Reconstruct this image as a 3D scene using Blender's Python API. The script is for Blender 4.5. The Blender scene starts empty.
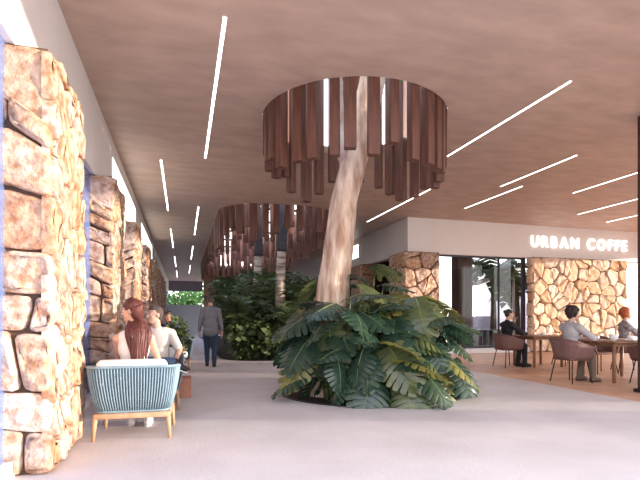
import bpy, bmesh, math, random
from mathutils import Vector, Matrix, noise
C = bpy.context.scene.collection
SC = bpy.context.scene
rnd = random.Random(7)
PI = math.pi

# ---------------------------------------------------------------- camera
YAW = math.radians(16.25)
CY, SY = math.cos(YAW), math.sin(YAW)
cam_d = bpy.data.cameras.new('camera')
cam_d.sensor_width = 36.0
cam_d.lens = 470.0 / 640.0 * 36.0
cam_d.shift_y = 77.0 / 640.0
cam_d.clip_start = 0.05
cam_d.clip_end = 500
cam = bpy.data.objects.new('camera', cam_d)
C.objects.link(cam)
cam.location = (0, 0, 1.2)
cam.rotation_euler = (PI / 2, 0, -YAW)
SC.camera = cam

# ---------------------------------------------------------------- world, sun, exposure
SUN_AZ = math.radians(18)      # rays run towards -X, turned towards +Y by this angle
SUN_EL = math.radians(4.2)
w = bpy.data.worlds.new('sky')
SC.world = w
w.use_nodes = True
nt = w.node_tree
nt.nodes.clear()
wo = nt.nodes.new('ShaderNodeOutputWorld')
bg = nt.nodes.new('ShaderNodeBackground')
tc = nt.nodes.new('ShaderNodeTexCoord')
sx = nt.nodes.new('ShaderNodeSeparateXYZ')
cr = nt.nodes.new('ShaderNodeValToRGB')
cr.color_ramp.elements[0].position = 0.0
cr.color_ramp.elements[0].color = (1.0, 0.93, 0.88, 1)
cr.color_ramp.elements[1].position = 1.0
cr.color_ramp.elements[1].color = (0.50, 0.64, 1.0, 1)
e = cr.color_ramp.elements.new(0.35)
e.color = (0.90, 0.92, 1.0, 1)
nt.links.new(tc.outputs['Generated'], sx.inputs[0])
nt.links.new(sx.outputs['Z'], cr.inputs[0])
nt.links.new(cr.outputs[0], bg.inputs['Color'])
bg.inputs['Strength'].default_value = 2.35
nt.links.new(bg.outputs[0], wo.inputs[0])

sd = bpy.data.lights.new('sun', 'SUN')
sd.energy = 5.2
sd.color = (1.0, 0.86, 0.72)
sd.angle = math.radians(0.6)
sun = bpy.data.objects.new('sun', sd)
C.objects.link(sun)
sun.location = (30, -10, 12)
sdir = Vector((-math.cos(SUN_AZ) * math.cos(SUN_EL), math.sin(SUN_AZ) * math.cos(SUN_EL), -math.sin(SUN_EL)))
sun.rotation_euler = sdir.to_track_quat('-Z', 'Y').to_euler()

SC.view_settings.view_transform = 'Standard'
SC.view_settings.look = 'None'
SC.view_settings.exposure = 0.80
SC.view_settings.gamma = 1.0
SC.view_settings.use_curve_mapping = False
SC.cycles.max_bounces = 10
SC.cycles.diffuse_bounces = 6
SC.cycles.transparent_max_bounces = 16
SC.cycles.use_denoising = True
SC.cycles.sample_clamp_indirect = 6.0

# ---------------------------------------------------------------- helpers
def at(u, d, z=0.0):
    """ground-plan point seen at column u, d metres ahead of the camera"""
    r = (u - 320.0) * d / 470.0
    return Vector((r * CY + d * SY, d * CY - r * SY, z))

def zat(v, d):
    return 1.2 + (317.0 - v) * d / 470.0

def pv(u, v, d):
    return at(u, d, zat(v, d))

def mat(name, col, rough=0.6, var=0.0, scale=6.0, bump=0.0, bscale=None, metal=0.0, spec=0.4,
        col2=None, stretch=None, attr=None, trans=0.0, coat=0.0, detail=6.0):
    m = bpy.data.materials.new(name)
    m.use_nodes = True
    t = m.node_tree
    b = t.nodes['Principled BSDF']
    b.inputs['Roughness'].default_value = rough
    b.inputs['Metallic'].default_value = metal
    b.inputs['Specular IOR Level'].default_value = spec
    if coat:
        b.inputs['Coat Weight'].default_value = coat
    tcn = t.nodes.new('ShaderNodeTexCoord')
    mp = t.nodes.new('ShaderNodeMapping')
    if stretch:
        mp.inputs['Scale'].default_value = stretch
    t.links.new(tcn.outputs['Object'], mp.inputs[0])
    n = t.nodes.new('ShaderNodeTexNoise')
    n.inputs['Scale'].default_value = scale
    n.inputs['Detail'].default_value = detail
    t.links.new(mp.outputs[0], n.inputs['Vector'])
    c1 = tuple(col) + (1,)
    if col2 is None:
        col2 = tuple(max(0, x * (1 - var)) for x in col)
    c2 = tuple(col2) + (1,)
    ramp = t.nodes.new('ShaderNodeValToRGB')
    ramp.color_ramp.elements[0].position = 0.33
    ramp.color_ramp.elements[0].color = c2
    ramp.color_ramp.elements[1].position = 0.67
    ramp.color_ramp.elements[1].color = c1
    t.links.new(n.outputs['Fac'], ramp.inputs[0])
    out = ramp.outputs[0]
    if attr:
        a = t.nodes.new('ShaderNodeAttribute')
        a.attribute_name = attr
        mx = t.nodes.new('ShaderNodeMix')
        mx.data_type = 'RGBA'
        mx.blend_type = 'MULTIPLY'
        mx.inputs['Factor'].default_value = 1.0
        t.links.new(out, mx.inputs['A'])
        t.links.new(a.outputs['Color'], mx.inputs['B'])
        out = mx.outputs['Result']
    t.links.new(out, b.inputs['Base Color'])
    if bump:
        n2 = t.nodes.new('ShaderNodeTexNoise')
        n2.inputs['Scale'].default_value = bscale or scale * 4
        n2.inputs['Detail'].default_value = 8
        t.links.new(mp.outputs[0], n2.inputs['Vector'])
        bp = t.nodes.new('ShaderNodeBump')
        bp.inputs['Strength'].default_value = bump
        bp.inputs['Distance'].default_value = 0.02
        t.links.new(n2.outputs['Fac'], bp.inputs['Height'])
        t.links.new(bp.outputs[0], b.inputs['Normal'])
    if trans:
        o = [x for x in t.nodes if x.type == 'OUTPUT_MATERIAL'][0]
        tr = t.nodes.new('ShaderNodeBsdfTranslucent')
        t.links.new(out, tr.inputs['Color'])
        ms = t.nodes.new('ShaderNodeMixShader')
        ms.inputs[0].default_value = trans
        t.links.new(b.outputs[0], ms.inputs[1])
        t.links.new(tr.outputs[0], ms.inputs[2])
        t.links.new(ms.outputs[0], o.inputs[0])
    return m

def emit(name, col, s):
    m = bpy.data.materials.new(name)
    m.use_nodes = True
    t = m.node_tree
    b = t.nodes['Principled BSDF']
    b.inputs['Base Color'].default_value = tuple(col) + (1,)
    b.inputs['Emission Color'].default_value = tuple(col) + (1,)
    b.inputs['Emission Strength'].default_value = s
    return m

def glass(name, tint, refl=0.12, rough=0.02, haze=0.0, hazecol=(1, 1, 1)):
    m = bpy.data.materials.new(name)
    m.use_nodes = True
    t = m.node_tree
    t.nodes.clear()
    o = t.nodes.new('ShaderNodeOutputMaterial')
    tr = t.nodes.new('ShaderNodeBsdfTransparent')
    tr.inputs[0].default_value = tuple(tint) + (1,)
    gl = t.nodes.new('ShaderNodeBsdfGlossy')
    gl.inputs['Roughness'].default_value = rough
    fr = t.nodes.new('ShaderNodeFresnel')
    fr.inputs['IOR'].default_value = 1.45
    mth = t.nodes.new('ShaderNodeMath')
    mth.operation = 'MULTIPLY_ADD'
    mth.inputs[1].default_value = 0.45
    mth.inputs[2].default_value = refl
    t.links.new(fr.outputs[0], mth.inputs[0])
    ms = t.nodes.new('ShaderNodeMixShader')
    t.links.new(mth.outputs[0], ms.inputs[0])
    base = tr.outputs[0]
    if haze:
        df = t.nodes.new('ShaderNodeBsdfDiffuse')
        df.inputs[0].default_value = tuple(hazecol) + (1,)
        m2 = t.nodes.new('ShaderNodeMixShader')
        m2.inputs[0].default_value = haze
        t.links.new(tr.outputs[0], m2.inputs[1])
        t.links.new(df.outputs[0], m2.inputs[2])
        base = m2.outputs[0]
    t.links.new(base, ms.inputs[1])
    t.links.new(gl.outputs[0], ms.inputs[2])
    t.links.new(ms.outputs[0], o.inputs[0])
    return m

class MB:
    """collects shapes and links them as ONE mesh object"""
    def __init__(self):
        self.v = []
        self.f = []
        self.mi = []
        self.sm = []
        self.col = []
        self.usecol = False
    def add(self, vs, fs, smooth=False, mi=0, col=None):
        o = len(self.v)
        self.v += [tuple(p) for p in vs]
        for f in fs:
            self.f.append(tuple(i + o for i in f))
            self.sm.append(smooth)
            self.mi.append(mi)
            self.col.append(col)
        if col:
            self.usecol = True
    def box(self, c, s, rot=None, mi=0, col=None, bevel=0.0):
        x, y, z = s[0] / 2, s[1] / 2, s[2] / 2
        if bevel <= 0:
            vs = [Vector((a * x, b * y, d * z)) for a in (-1, 1) for b in (-1, 1) for d in (-1, 1)]
            fs = [(0, 1, 3, 2), (4, 6, 7, 5), (0, 4, 5, 1), (2, 3, 7, 6), (0, 2, 6, 4), (1, 5, 7, 3)]
        else:
            bm = bmesh.new()
            bmesh.ops.create_cube(bm, size=1.0)
            for v in bm.verts:
                v.co = Vector((v.co.x * s[0], v.co.y * s[1], v.co.z * s[2]))
            bmesh.ops.bevel(bm, geom=list(bm.edges), offset=min(bevel, min(s) * 0.45), segments=3, profile=0.5, affect='EDGES')
            bm.verts.index_update()
            vs = [v.co.copy() for v in bm.verts]
            fs = [tuple(v.index for v in f.verts) for f in bm.faces]
            bm.free()
        if rot is not None:
            vs = [rot @ v for v in vs]
        c = Vector(c)
        self.add([v + c for v in vs], fs, bevel > 0, mi, col)
        return self
    def tube(self, pts, rad, n=8, mi=0, cap=True, flat=1.0, smooth=True, col=None, up=None):
        pts = [Vector(p) for p in pts]
        if not isinstance(rad, (list, tuple)):
            rad = [rad] * len(pts)
        vs, fs = [], []
        prev = None
        for i, p in enumerate(pts):
            d = (pts[min(i + 1, len(pts) - 1)] - pts[max(i - 1, 0)])
            if d.length < 1e-9:
                d = Vector((0, 0, 1))
            d.normalize()
            if prev is None:
                a = Vector(up) if up else (Vector((1, 0, 0)) if abs(d.x) < 0.9 else Vector((0, 1, 0)))
            else:
                a = prev
            a = (a - d * a.dot(d))
            if a.length < 1e-6:
                a = d.orthogonal()
            a.normalize()
            prev = a
            b = d.cross(a)
            for k in range(n):
                t = 2 * PI * k / n
                vs.append(p + a * (math.cos(t) * rad[i]) + b * (math.sin(t) * rad[i] * flat))
        for i in range(len(pts) - 1):
            for k in range(n):
                fs.append((i * n + k, i * n + (k + 1) % n, (i + 1) * n + (k + 1) % n, (i + 1) * n + k))
        if cap:
            fs.append(tuple(range(n - 1, -1, -1)))
            fs.append(tuple((len(pts) - 1) * n + k for k in range(n)))
        self.add(vs, fs, smooth, mi, col)
        return self
    def ell(self, c, r, rot=None, seg=16, ring=10, mi=0, disp=0.0, dscale=8.0, col=None):
        c = Vector(c)
        vs, fs = [], []
        def put(v):
            if disp:
                v = v * (1 + disp * noise.noise((v.x * dscale + c.x * 3.1, v.y * dscale + c.y * 2.3, v.z * dscale + c.z)))
            v = Vector((v.x * r[0], v.y * r[1], v.z * r[2]))
            if rot is not None:
                v = rot @ v
            vs.append(v + c)
        put(Vector((0, 0, 1)))
        for i in range(1, ring):
            a = PI * i / ring
            for k in range(seg):
                b = 2 * PI * k / seg
                put(Vector((math.sin(a) * math.cos(b), math.sin(a) * math.sin(b), math.cos(a))))
        put(Vector((0, 0, -1)))
        for k in range(seg):
            fs.append((0, 1 + k, 1 + (k + 1) % seg))
        for i in range(ring - 2):
            o = 1 + i * seg
            for k in range(seg):
                fs.append((o + k, o + seg + k, o + seg + (k + 1) % seg, o + (k + 1) % seg))
        o = 1 + (ring - 2) * seg
        L = len(vs) - 1
        for k in range(seg):
            fs.append((o + k, L, o + (k + 1) % seg))
        self.add(vs, fs, True, mi, col)
        return self
    def lathe(self, c, prof, n=24, mi=0):
        c = Vector(c)
        vs, fs = [], []
        for (r, z) in prof:
            for k in range(n):
                t = 2 * PI * k / n
                vs.append(c + Vector((r * math.cos(t), r * math.sin(t), z)))
        for i in range(len(prof) - 1):
            for k in range(n):
                fs.append((i * n + k, i * n + (k + 1) % n, (i + 1) * n + (k + 1) % n, (i + 1) * n + k))
        fs.append(tuple(range(n - 1, -1, -1)))
        fs.append(tuple((len(prof) - 1) * n + k for k in range(n)))
        self.add(vs, fs, True, mi)
        return self
    def mesh(self, name, mats):
        me = bpy.data.meshes.new(name)
        me.from_pydata(self.v, [], self.f)
        me.polygons.foreach_set('use_smooth', self.sm)
        if not isinstance(mats, (list, tuple)):
            mats = [mats]
        for m in mats:
            me.materials.append(m)
        if len(mats) > 1:
            me.polygons.foreach_set('material_index', self.mi)
        if self.usecol:
            at_ = me.color_attributes.new('tint', 'FLOAT_COLOR', 'CORNER')
            arr = []
            for p, c in zip(me.polygons, self.col):
                cc = tuple(c or (1, 1, 1)) + (1,)
                arr += list(cc) * p.loop_total
            at_.data.foreach_set('color', arr)
        me.update()
        return me
    def build(self, name, mats, parent=None, loc=None, rotz=0):
        o = bpy.data.objects.new(name, self.mesh(name, mats))
        C.objects.link(o)
        if parent:
            o.parent = parent
        if loc is not None:
            o.location = loc
        o.rotation_euler.z = rotz
        return o

def thing(name, label, cat, loc=(0, 0, 0), rotz=0, group=None):
    o = bpy.data.objects.new(name, None)
    o.empty_display_size = 0.1
    C.objects.link(o)
    o.location = loc
    o.rotation_euler = (0, 0, rotz)
    return tag(o, label, cat, group)

def tag(o, label, cat, group=None):
    o['label'] = label
    o['category'] = cat
    if group:
        o['group'] = group
    return o

def struct(o):
    o['kind'] = 'structure'
    return o

def dup(root, loc, rotz, label, group=None):
    r = root.copy()
    C.objects.link(r)
    r.location = loc
    r.rotation_euler = (0, 0, rotz)
    r['label'] = label
    if group:
        r['group'] = group
    for ch in list(root.children):
        c = ch.copy()
        C.objects.link(c)
        c.parent = r
        for g in list(ch.children):
            d = g.copy()
            C.objects.link(d)
            d.parent = c
    return r

def smooth_mesh(mb, name, mats, voxel=0.008, it=3, fac=0.5, parent=None):
    """fuse overlapping closed shapes into one continuous surface"""
    tmp = bpy.data.objects.new(name, mb.mesh(name, mats))
    C.objects.link(tmp)
    r = tmp.modifiers.new('r', 'REMESH')
    r.mode = 'VOXEL'
    r.voxel_size = voxel
    r.use_smooth_shade = True
    if it:
        s = tmp.modifiers.new('s', 'SMOOTH')
        s.factor = fac
        s.iterations = it
    dg = bpy.context.evaluated_depsgraph_get()
    me = bpy.data.meshes.new_from_object(tmp.evaluated_get(dg))
    old = tmp.data
    tmp.modifiers.clear()
    tmp.data = me
    bpy.data.meshes.remove(old)
    me.name = name
    if not me.materials:
        for m in (mats if isinstance(mats, (list, tuple)) else [mats]):
            me.materials.append(m)
    if parent:
        tmp.parent = parent
    return tmp

def curve_slab(outer, holes, z0, z1):
    cu = bpy.data.curves.new('slab', 'CURVE')
    cu.dimensions = '2D'
    cu.fill_mode = 'BOTH'
    cu.extrude = (z1 - z0) / 2
    for loop in [outer] + holes:
        sp = cu.splines.new('POLY')
        sp.points.add(len(loop) - 1)
        for p, q in zip(sp.points, loop):
            p.co = (q[0], q[1], 0, 1)
        sp.use_cyclic_u = True
    o = bpy.data.objects.new('slab', cu)
    C.objects.link(o)
    dg = bpy.context.evaluated_depsgraph_get()
    me = bpy.data.meshes.new_from_object(o.evaluated_get(dg))
    bpy.data.objects.remove(o)
    for v in me.vertices:
        v.co.z += (z0 + z1) / 2
    return me

# ---------------------------------------------------------------- materials
M = {}
M['ceiling'] = mat('ceiling_plaster', (0.64, 0.47, 0.365), 0.5, scale=1.6, detail=10, col2=(0.51, 0.365, 0.28), bump=0.10, bscale=6, stretch=(1.0, 2.2, 1))
M['concrete'] = mat('pale_concrete', (0.66, 0.61, 0.60), 0.6, scale=1.4, col2=(0.57, 0.525, 0.515), bump=0.12, bscale=30)
M['deck'] = mat('terrace_tiles', (0.66, 0.40, 0.265), 0.5, scale=3, col2=(0.53, 0.305, 0.195), bump=0.08)
M['ground'] = mat('outer_ground', (0.42, 0.38, 0.34), 0.8, var=0.2)
M['beam'] = mat('white_plaster', (0.88, 0.85, 0.81), 0.6, var=0.05, scale=2, bump=0.03)
M['fascia'] = mat('grey_plaster', (0.84, 0.79, 0.74), 0.6, var=0.05, scale=1.5, bump=0.03)
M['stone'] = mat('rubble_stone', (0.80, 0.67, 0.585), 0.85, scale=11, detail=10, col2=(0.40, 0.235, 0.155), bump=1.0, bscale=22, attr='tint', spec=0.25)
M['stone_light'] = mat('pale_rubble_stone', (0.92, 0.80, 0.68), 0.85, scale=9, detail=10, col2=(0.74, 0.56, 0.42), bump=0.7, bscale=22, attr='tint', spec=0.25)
M['mortar'] = mat('dark_mortar', (0.13, 0.075, 0.05), 0.95, var=0.4)
M['timber'] = mat('slat_timber', (0.175, 0.07, 0.043), 0.5, scale=3, col2=(0.095, 0.037, 0.025), stretch=(6, 6, 0.7), bump=0.1)
M['steel'] = mat('dark_steel', (0.05, 0.045, 0.05), 0.4, metal=0.6)
M['brownpost'] = mat('brown_cladding', (0.09, 0.045, 0.035), 0.5, scale=3, var=0.4, stretch=(8, 8, 0.5))
M['frame'] = mat('window_frame', (0.05, 0.05, 0.07), 0.4, var=0.1)
M['strip'] = emit('light_strip', (1.0, 0.96, 0.92), 3.5)
M['sign'] = emit('sign_letter', (1.0, 0.99, 0.97), 1.5)
M['glowpanel'] = emit('glow_panel', (1.0, 0.98, 0.96), 1.6)
M['blueglass'] = glass('blue_glass', (0.50, 0.62, 0.95), 0.10, haze=0.35, hazecol=(0.35, 0.47, 0.85))  # blue glass; diffuse haze paints the reflected blue sky into it
M['glass'] = glass('clear_glass', (0.93, 0.96, 0.97), 0.0)
M['darkglass'] = glass('dark_glass', (0.12, 0.11, 0.11), 0.02)
M['soil'] = mat('soil', (0.05, 0.032, 0.022), 0.95, var=0.5, bump=0.6, bscale=20)
M['bark'] = mat('tree_bark', (0.76, 0.60, 0.46), 0.85, scale=3.6, col2=(0.34, 0.20, 0.135), stretch=(2.6, 2.6, 0.55), bump=0.9, bscale=9)
M['palmbark'] = mat('palm_bark', (0.62, 0.52, 0.42), 0.85, scale=2.0, col2=(0.12, 0.085, 0.065), stretch=(1, 1, 6), bump=0.6, bscale=6)
M['palebark'] = mat('pale_bark', (0.66, 0.56, 0.48), 0.85, scale=3, col2=(0.36, 0.25, 0.20), bump=0.7, bscale=9)
M['palmdark'] = mat('palm_sheath', (0.05, 0.045, 0.05), 0.7, var=0.4)
M['leaf'] = mat('monstera_leaf', (0.045, 0.085, 0.048), 0.26, scale=4, col2=(0.020, 0.050, 0.036), spec=0.6, trans=0.22)
M['leaf_sun'] = mat('monstera_leaf_sunlit', (0.30, 0.26, 0.07), 0.35, scale=4, col2=(0.13, 0.15, 0.04), spec=0.5, trans=0.3)  # yellow tone paints sunlight into the leaf colour
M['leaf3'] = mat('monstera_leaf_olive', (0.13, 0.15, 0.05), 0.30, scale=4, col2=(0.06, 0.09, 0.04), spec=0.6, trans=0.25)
M['rib'] = mat('leaf_rib', (0.20, 0.26, 0.10), 0.4, var=0.1)
M['stalk'] = mat('leaf_stalk', (0.13, 0.17, 0.06), 0.5, var=0.3)
M['palmleaf'] = mat('palm_leaf', (0.10, 0.135, 0.045), 0.45, scale=3, col2=(0.035, 0.065, 0.025), trans=0.15)
M['banana'] = mat('banana_leaf', (0.09, 0.13, 0.05), 0.5, scale=3, col2=(0.05, 0.08, 0.035), trans=0.2)
M['bananastem'] = mat('banana_stem', (0.13, 0.10, 0.07), 0.7, var=0.5, scale=5)
M['farleaf'] = mat('far_tree_leaf', (0.12, 0.26, 0.055), 0.6, scale=2, col2=(0.05, 0.13, 0.03), trans=0.25)
M['white'] = mat('white_paint', (0.80, 0.80, 0.81), 0.6, var=0.03)
M['greywall'] = mat('grey_render', (0.24, 0.225, 0.25), 0.8, var=0.08)
M['terracotta'] = mat('terracotta', (0.42, 0.20, 0.13), 0.8, scale=5, col2=(0.30, 0.13, 0.085), bump=0.2)
M['orangewall'] = mat('warm_plaster', (0.52, 0.30, 0.20), 0.7, var=0.15, scale=2)
M['rope'] = mat('blue_rope', (0.235, 0.335, 0.39), 0.7, var=0.15, scale=20)
M['ropeback'] = mat('blue_backing', (0.10, 0.165, 0.205), 0.85, var=0.1)
M['cushion'] = mat('white_cushion', (0.82, 0.80, 0.78), 0.85, var=0.04, bump=0.1)
M['ash'] = mat('ash_wood', (0.56, 0.345, 0.20), 0.5, scale=4, col2=(0.43, 0.25, 0.14), stretch=(5, 5, 0.8))
M['weave'] = mat('mauve_weave', (0.24, 0.13, 0.115), 0.7, scale=60, col2=(0.13, 0.065, 0.06), bump=0.6, bscale=90)
M['black'] = mat('black_metal', (0.018, 0.017, 0.018), 0.45, metal=0.3)
M['tablewood'] = mat('table_wood', (0.32, 0.165, 0.10), 0.45, scale=4, col2=(0.22, 0.105, 0.065), stretch=(2, 6, 2))
M['china'] = mat('white_china', (0.82, 0.82, 0.82), 0.2, var=0.02, spec=0.5)
M['napkin'] = mat('folded_napkin', (0.72, 0.66, 0.60), 0.9, var=0.05)
M['skin'] = mat('skin_light', (0.62, 0.36, 0.26), 0.5, var=0.08, scale=8)
M['skin_dark'] = mat('skin_brown', (0.28, 0.14, 0.09), 0.5, var=0.08, scale=8)
M['eyew'] = mat('eye_white', (0.75, 0.73, 0.70), 0.3)
M['iris'] = mat('eye_iris', (0.05, 0.03, 0.02), 0.2)
M['lip'] = mat('lip', (0.42, 0.17, 0.14), 0.5)
M['hair_auburn'] = mat('auburn_hair', (0.155, 0.042, 0.030), 0.42, scale=6, col2=(0.055, 0.016, 0.013), stretch=(9, 9, 0.6), bump=0.5, bscale=14)
M['hair_dark'] = mat('dark_hair', (0.030, 0.022, 0.020), 0.55, scale=14, var=0.5, bump=0.6, bscale=40)
M['hair_grey'] = mat('brown_short_hair', (0.09, 0.065, 0.055), 0.7, scale=14, var=0.4, bump=0.4, bscale=50)
M['hair_red'] = mat('red_hair', (0.50, 0.13, 0.045), 0.6, scale=12, var=0.4, bump=0.5, bscale=40)
M['blouse'] = mat('white_blouse', (0.84, 0.81, 0.78), 0.8, var=0.04, scale=4, bump=0.15, bscale=9)
M['tee'] = mat('cream_tee', (0.62, 0.56, 0.51), 0.85, var=0.1, scale=5, bump=0.15, bscale=9)
M['jeans'] = mat('blue_denim', (0.075, 0.12, 0.21), 0.85, var=0.3, scale=8, bump=0.15)
M['jeans_dark'] = mat('dark_denim', (0.035, 0.06, 0.12), 0.85, var=0.35, scale=6, bump=0.15)
M['greyshirt'] = mat('grey_shirt', (0.19, 0.19, 0.215), 0.85, var=0.12, scale=5, bump=0.2, bscale=9)
M['paleshirt'] = mat('pale_grey_knit', (0.42, 0.40, 0.41), 0.85, var=0.1, scale=6, bump=0.2, bscale=12)
M['blacksuit'] = mat('black_cloth', (0.016, 0.017, 0.021), 0.8, var=0.3, scale=5, bump=0.15)
M['khaki'] = mat('brown_trousers', (0.14, 0.105, 0.08), 0.85, var=0.2, scale=6)
M['shoe'] = mat('dark_shoe', (0.02, 0.018, 0.018), 0.5, var=0.2)
M['shoe_brown'] = mat('brown_shoe', (0.13, 0.075, 0.05), 0.5, var=0.2)
M['sole'] = mat('white_sole', (0.7, 0.7, 0.7), 0.6, var=0.05)
M['shirt_mix'] = mat('patterned_top', (0.45, 0.42, 0.43), 0.85, scale=18, col2=(0.18, 0.17, 0.19))
M['pot'] = mat('grey_pot', (0.25, 0.23, 0.22), 0.7, var=0.1)
M['sunpatch'] = emit('beam_sun_patch', (1.0, 0.97, 0.93), 1.3)  # glow that imitates direct sun on the left beam

# ---------------------------------------------------------------- setting
HC = 4.4            # ceiling height
HB = 3.26           # underside of the beams and fascias
HOLE = (2.70, 7.28, 1.50)
BED = (2.93, 7.15)
LONG = (1.0, 4.7, 13.1, 31.0, 1.45)

def circle(cx, cy, r, n=72):
    return [(cx + r * math.cos(2 * PI * k / n), cy + r * math.sin(2 * PI * k / n)) for k in range(n)]

def rrect(x0, x1, y0, y1, r, n=14):
    pts = []
    for cx, cy, a0 in ((x1 - r, y1 - r, 0), (x0 + r, y1 - r, 90), (x0 + r, y0 + r, 180), (x1 - r, y0 + r, 270)):
        for k in range(n + 1):
            a = math.radians(a0 + 90.0 * k / n)
            pts.append((cx + r * math.cos(a), cy + r * math.sin(a)))
    return pts

me = curve_slab([(-40, -30), (60, -30), (60, 90), (-40, 90)], [], -0.40, -0.30)
me.materials.append(M['ground'])
g = bpy.data.objects.new('ground', me); C.objects.link(g); struct(g)
me = curve_slab([(-5, -5), (6.2, -5), (6.2, 13.2), (6.2, 46), (-5, 46)],
                [circle(BED[0], BED[1], 1.50), rrect(1.0, 4.7, 12.7, 30.0, 1.4)], -0.30, 0.0)
me.materials.append(M['concrete'])
floor = bpy.data.objects.new('floor', me); C.objects.link(floor); struct(floor)
b = MB(); b.box((15.6, 20.5, -0.15), (18.8, 51, 0.30))
terrace = b.build('terrace_floor', M['deck']); struct(terrace)

me = curve_slab([(-5, 1.0), (17.6, 1.0), (17.6, 16.2), (9.2, 16.2), (9.2, 44), (-5, 44)],
                [circle(HOLE[0], HOLE[1], HOLE[2]), rrect(*LONG)], HC, HC + 0.14)
me.materials.append(M['ceiling'])
ceil = bpy.data.objects.new('ceiling', me); C.objects.link(ceil); struct(ceil)

# left shop front: beam, kerb, glazing, back wall
b = MB(); b.box((-1.37, 23.3, (HB + HC) / 2), (0.30, 41.4, HC - HB))
struct(b.build('wall_left', M['beam']))
b = MB(); b.box((-1.33, 23.3, 0.06), (0.22, 41.4, 0.12))
struct(b.build('baseboard_left', M['white']))
b = MB(); b.box((-1.29, 23.3, (HB + 0.12) / 2), (0.02, 41.4, HB - 0.12))
struct(b.build('window_1', M['blueglass']))
b = MB(); b.box((-4.9, 23.3, HC / 2), (0.2, 41.4, HC))
struct(b.build('wall_back_of_shop', M['white']))

# right building: fascias
b = MB(); b.box((12.25, 13.80, (HB + HC) / 2), (10.7, 0.30, HC - HB))
struct(b.build('wall_front', M['fascia']))
b = MB(); b.box((7.05, 28.98, (HB + HC) / 2), (0.30, 30.04, HC - HB))
struct(b.build('wall_right', M['fascia']))
b = MB(); b.box((7.2, 29.0, HB / 2), (0.03, 30.0, HB))
struct(b.build('window_2', M['darkglass']))
b = MB(); b.box((8.9, 30.2, HC / 2), (0.15, 28.0, HC))
struct(b.build('wall_inner', M['orangewall']))

# ---------------------------------------------------------------- rubble stone
def clip(poly, px, py, nx, ny):
    out = []
    for i in range(len(poly)):
        a, c = poly[i], poly[(i + 1) % len(poly)]
        da = (a[0] - px) * nx + (a[1] - py) * ny
        dc = (c[0] - px) * nx + (c[1] - py) * ny
        if da <= 0:
            out.append(a)
        if (da < 0 < dc) or (dc < 0 < da):
            t = da / (da - dc)
            out.append((a[0] + (c[0] - a[0]) * t, a[1] + (c[1] - a[1]) * t))
    return out

def cells(W, H, size, r, asp=1.0):
    nx = max(1, round(W / size)); ny = max(2, round(H / (size * asp)))
    pts = []
    for j in range(ny):
        off = 0.25 if j % 2 else -0.25
        for i in range(nx):
            pts.append(((i + 0.5 + off * (nx > 1) + r.uniform(-.55, .55)) * W / nx, (j + 0.5 + r.uniform(-.55, .55)) * H / ny))
    res = []
    for i, (x, y) in enumerate(pts):
        poly = [(0, 0), (W, 0), (W, H), (0, H)]
        near = sorted((q for k, q in enumerate(pts) if k != i), key=lambda q: (q[0] - x) ** 2 + (q[1] - y) ** 2)[:16]
        for (qx, qy) in near:
            poly = clip(poly, (x + qx) / 2, (y + qy) / 2, qx - x, qy - y)
            if len(poly) < 3:
                break
        if len(poly) >= 3:
            res.append(poly)
    return res

def blocks(W, H, size, r):
    """coursed blocks with skewed joints"""
    res = []; y0 = [0.0, 0.0, 0.0]
    while max(y0) < H - .02:
        hh = size * r.uniform(.6, 1.35)
        y1 = [y + hh * r.uniform(.72, 1.25) for y in y0]
        if max(y1) > H - size * .45:
            y1 = [H, H, H]
        xs = W * r.uniform(.40, .62)
        lo = [(0, y0[0]), (xs, y0[1]), (W, y0[2])]; hi = [(0, y1[0]), (xs, y1[1]), (W, y1[2])]
        k = r.random()
        if k < .45:
            sx0 = xs + r.uniform(-.04, .04)
            res.append([lo[0], lo[1], hi[1], hi[0]]); 
            if k < .22 and hh > size * .8:
                m = r.uniform(.35, .65)
                ml = (xs, lo[1][1] + (hi[1][1] - lo[1][1]) * m); mr = (W, lo[2][1] + (hi[2][1] - lo[2][1]) * (m + r.uniform(-.2, .2)))
                res.append([lo[1], lo[2], mr, ml]); res.append([ml, mr, hi[2], hi[1]])
            else:
                res.append([lo[1], lo[2], hi[2], hi[1]])
        elif k < .7:
            x2 = W * r.uniform(.72, .86)
            yl = lo[1][1] + (lo[2][1] - lo[1][1]) * (x2 - xs) / (W - xs); yh = hi[1][1] + (hi[2][1] - hi[1][1]) * (x2 - xs) / (W - xs)
            x3 = x2 + r.uniform(-.08, .08)
            res.append([lo[0], lo[1], (x2, yl), (x3, yh), hi[1], hi[0]]); res.append([(x2, yl), lo[2], hi[2], (x3, yh)])
        else:
            res.append([lo[0], lo[1], lo[2], hi[2], hi[1], hi[0]])
        y0 = y1
    return res

TINTS = [(1.0, .93, .84), (.98, .84, .68), (.90, .74, .58), (1.0, .97, .93), (.86, .76, .70), (.80, .60, .45), (.95, .88, .84)]

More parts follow.
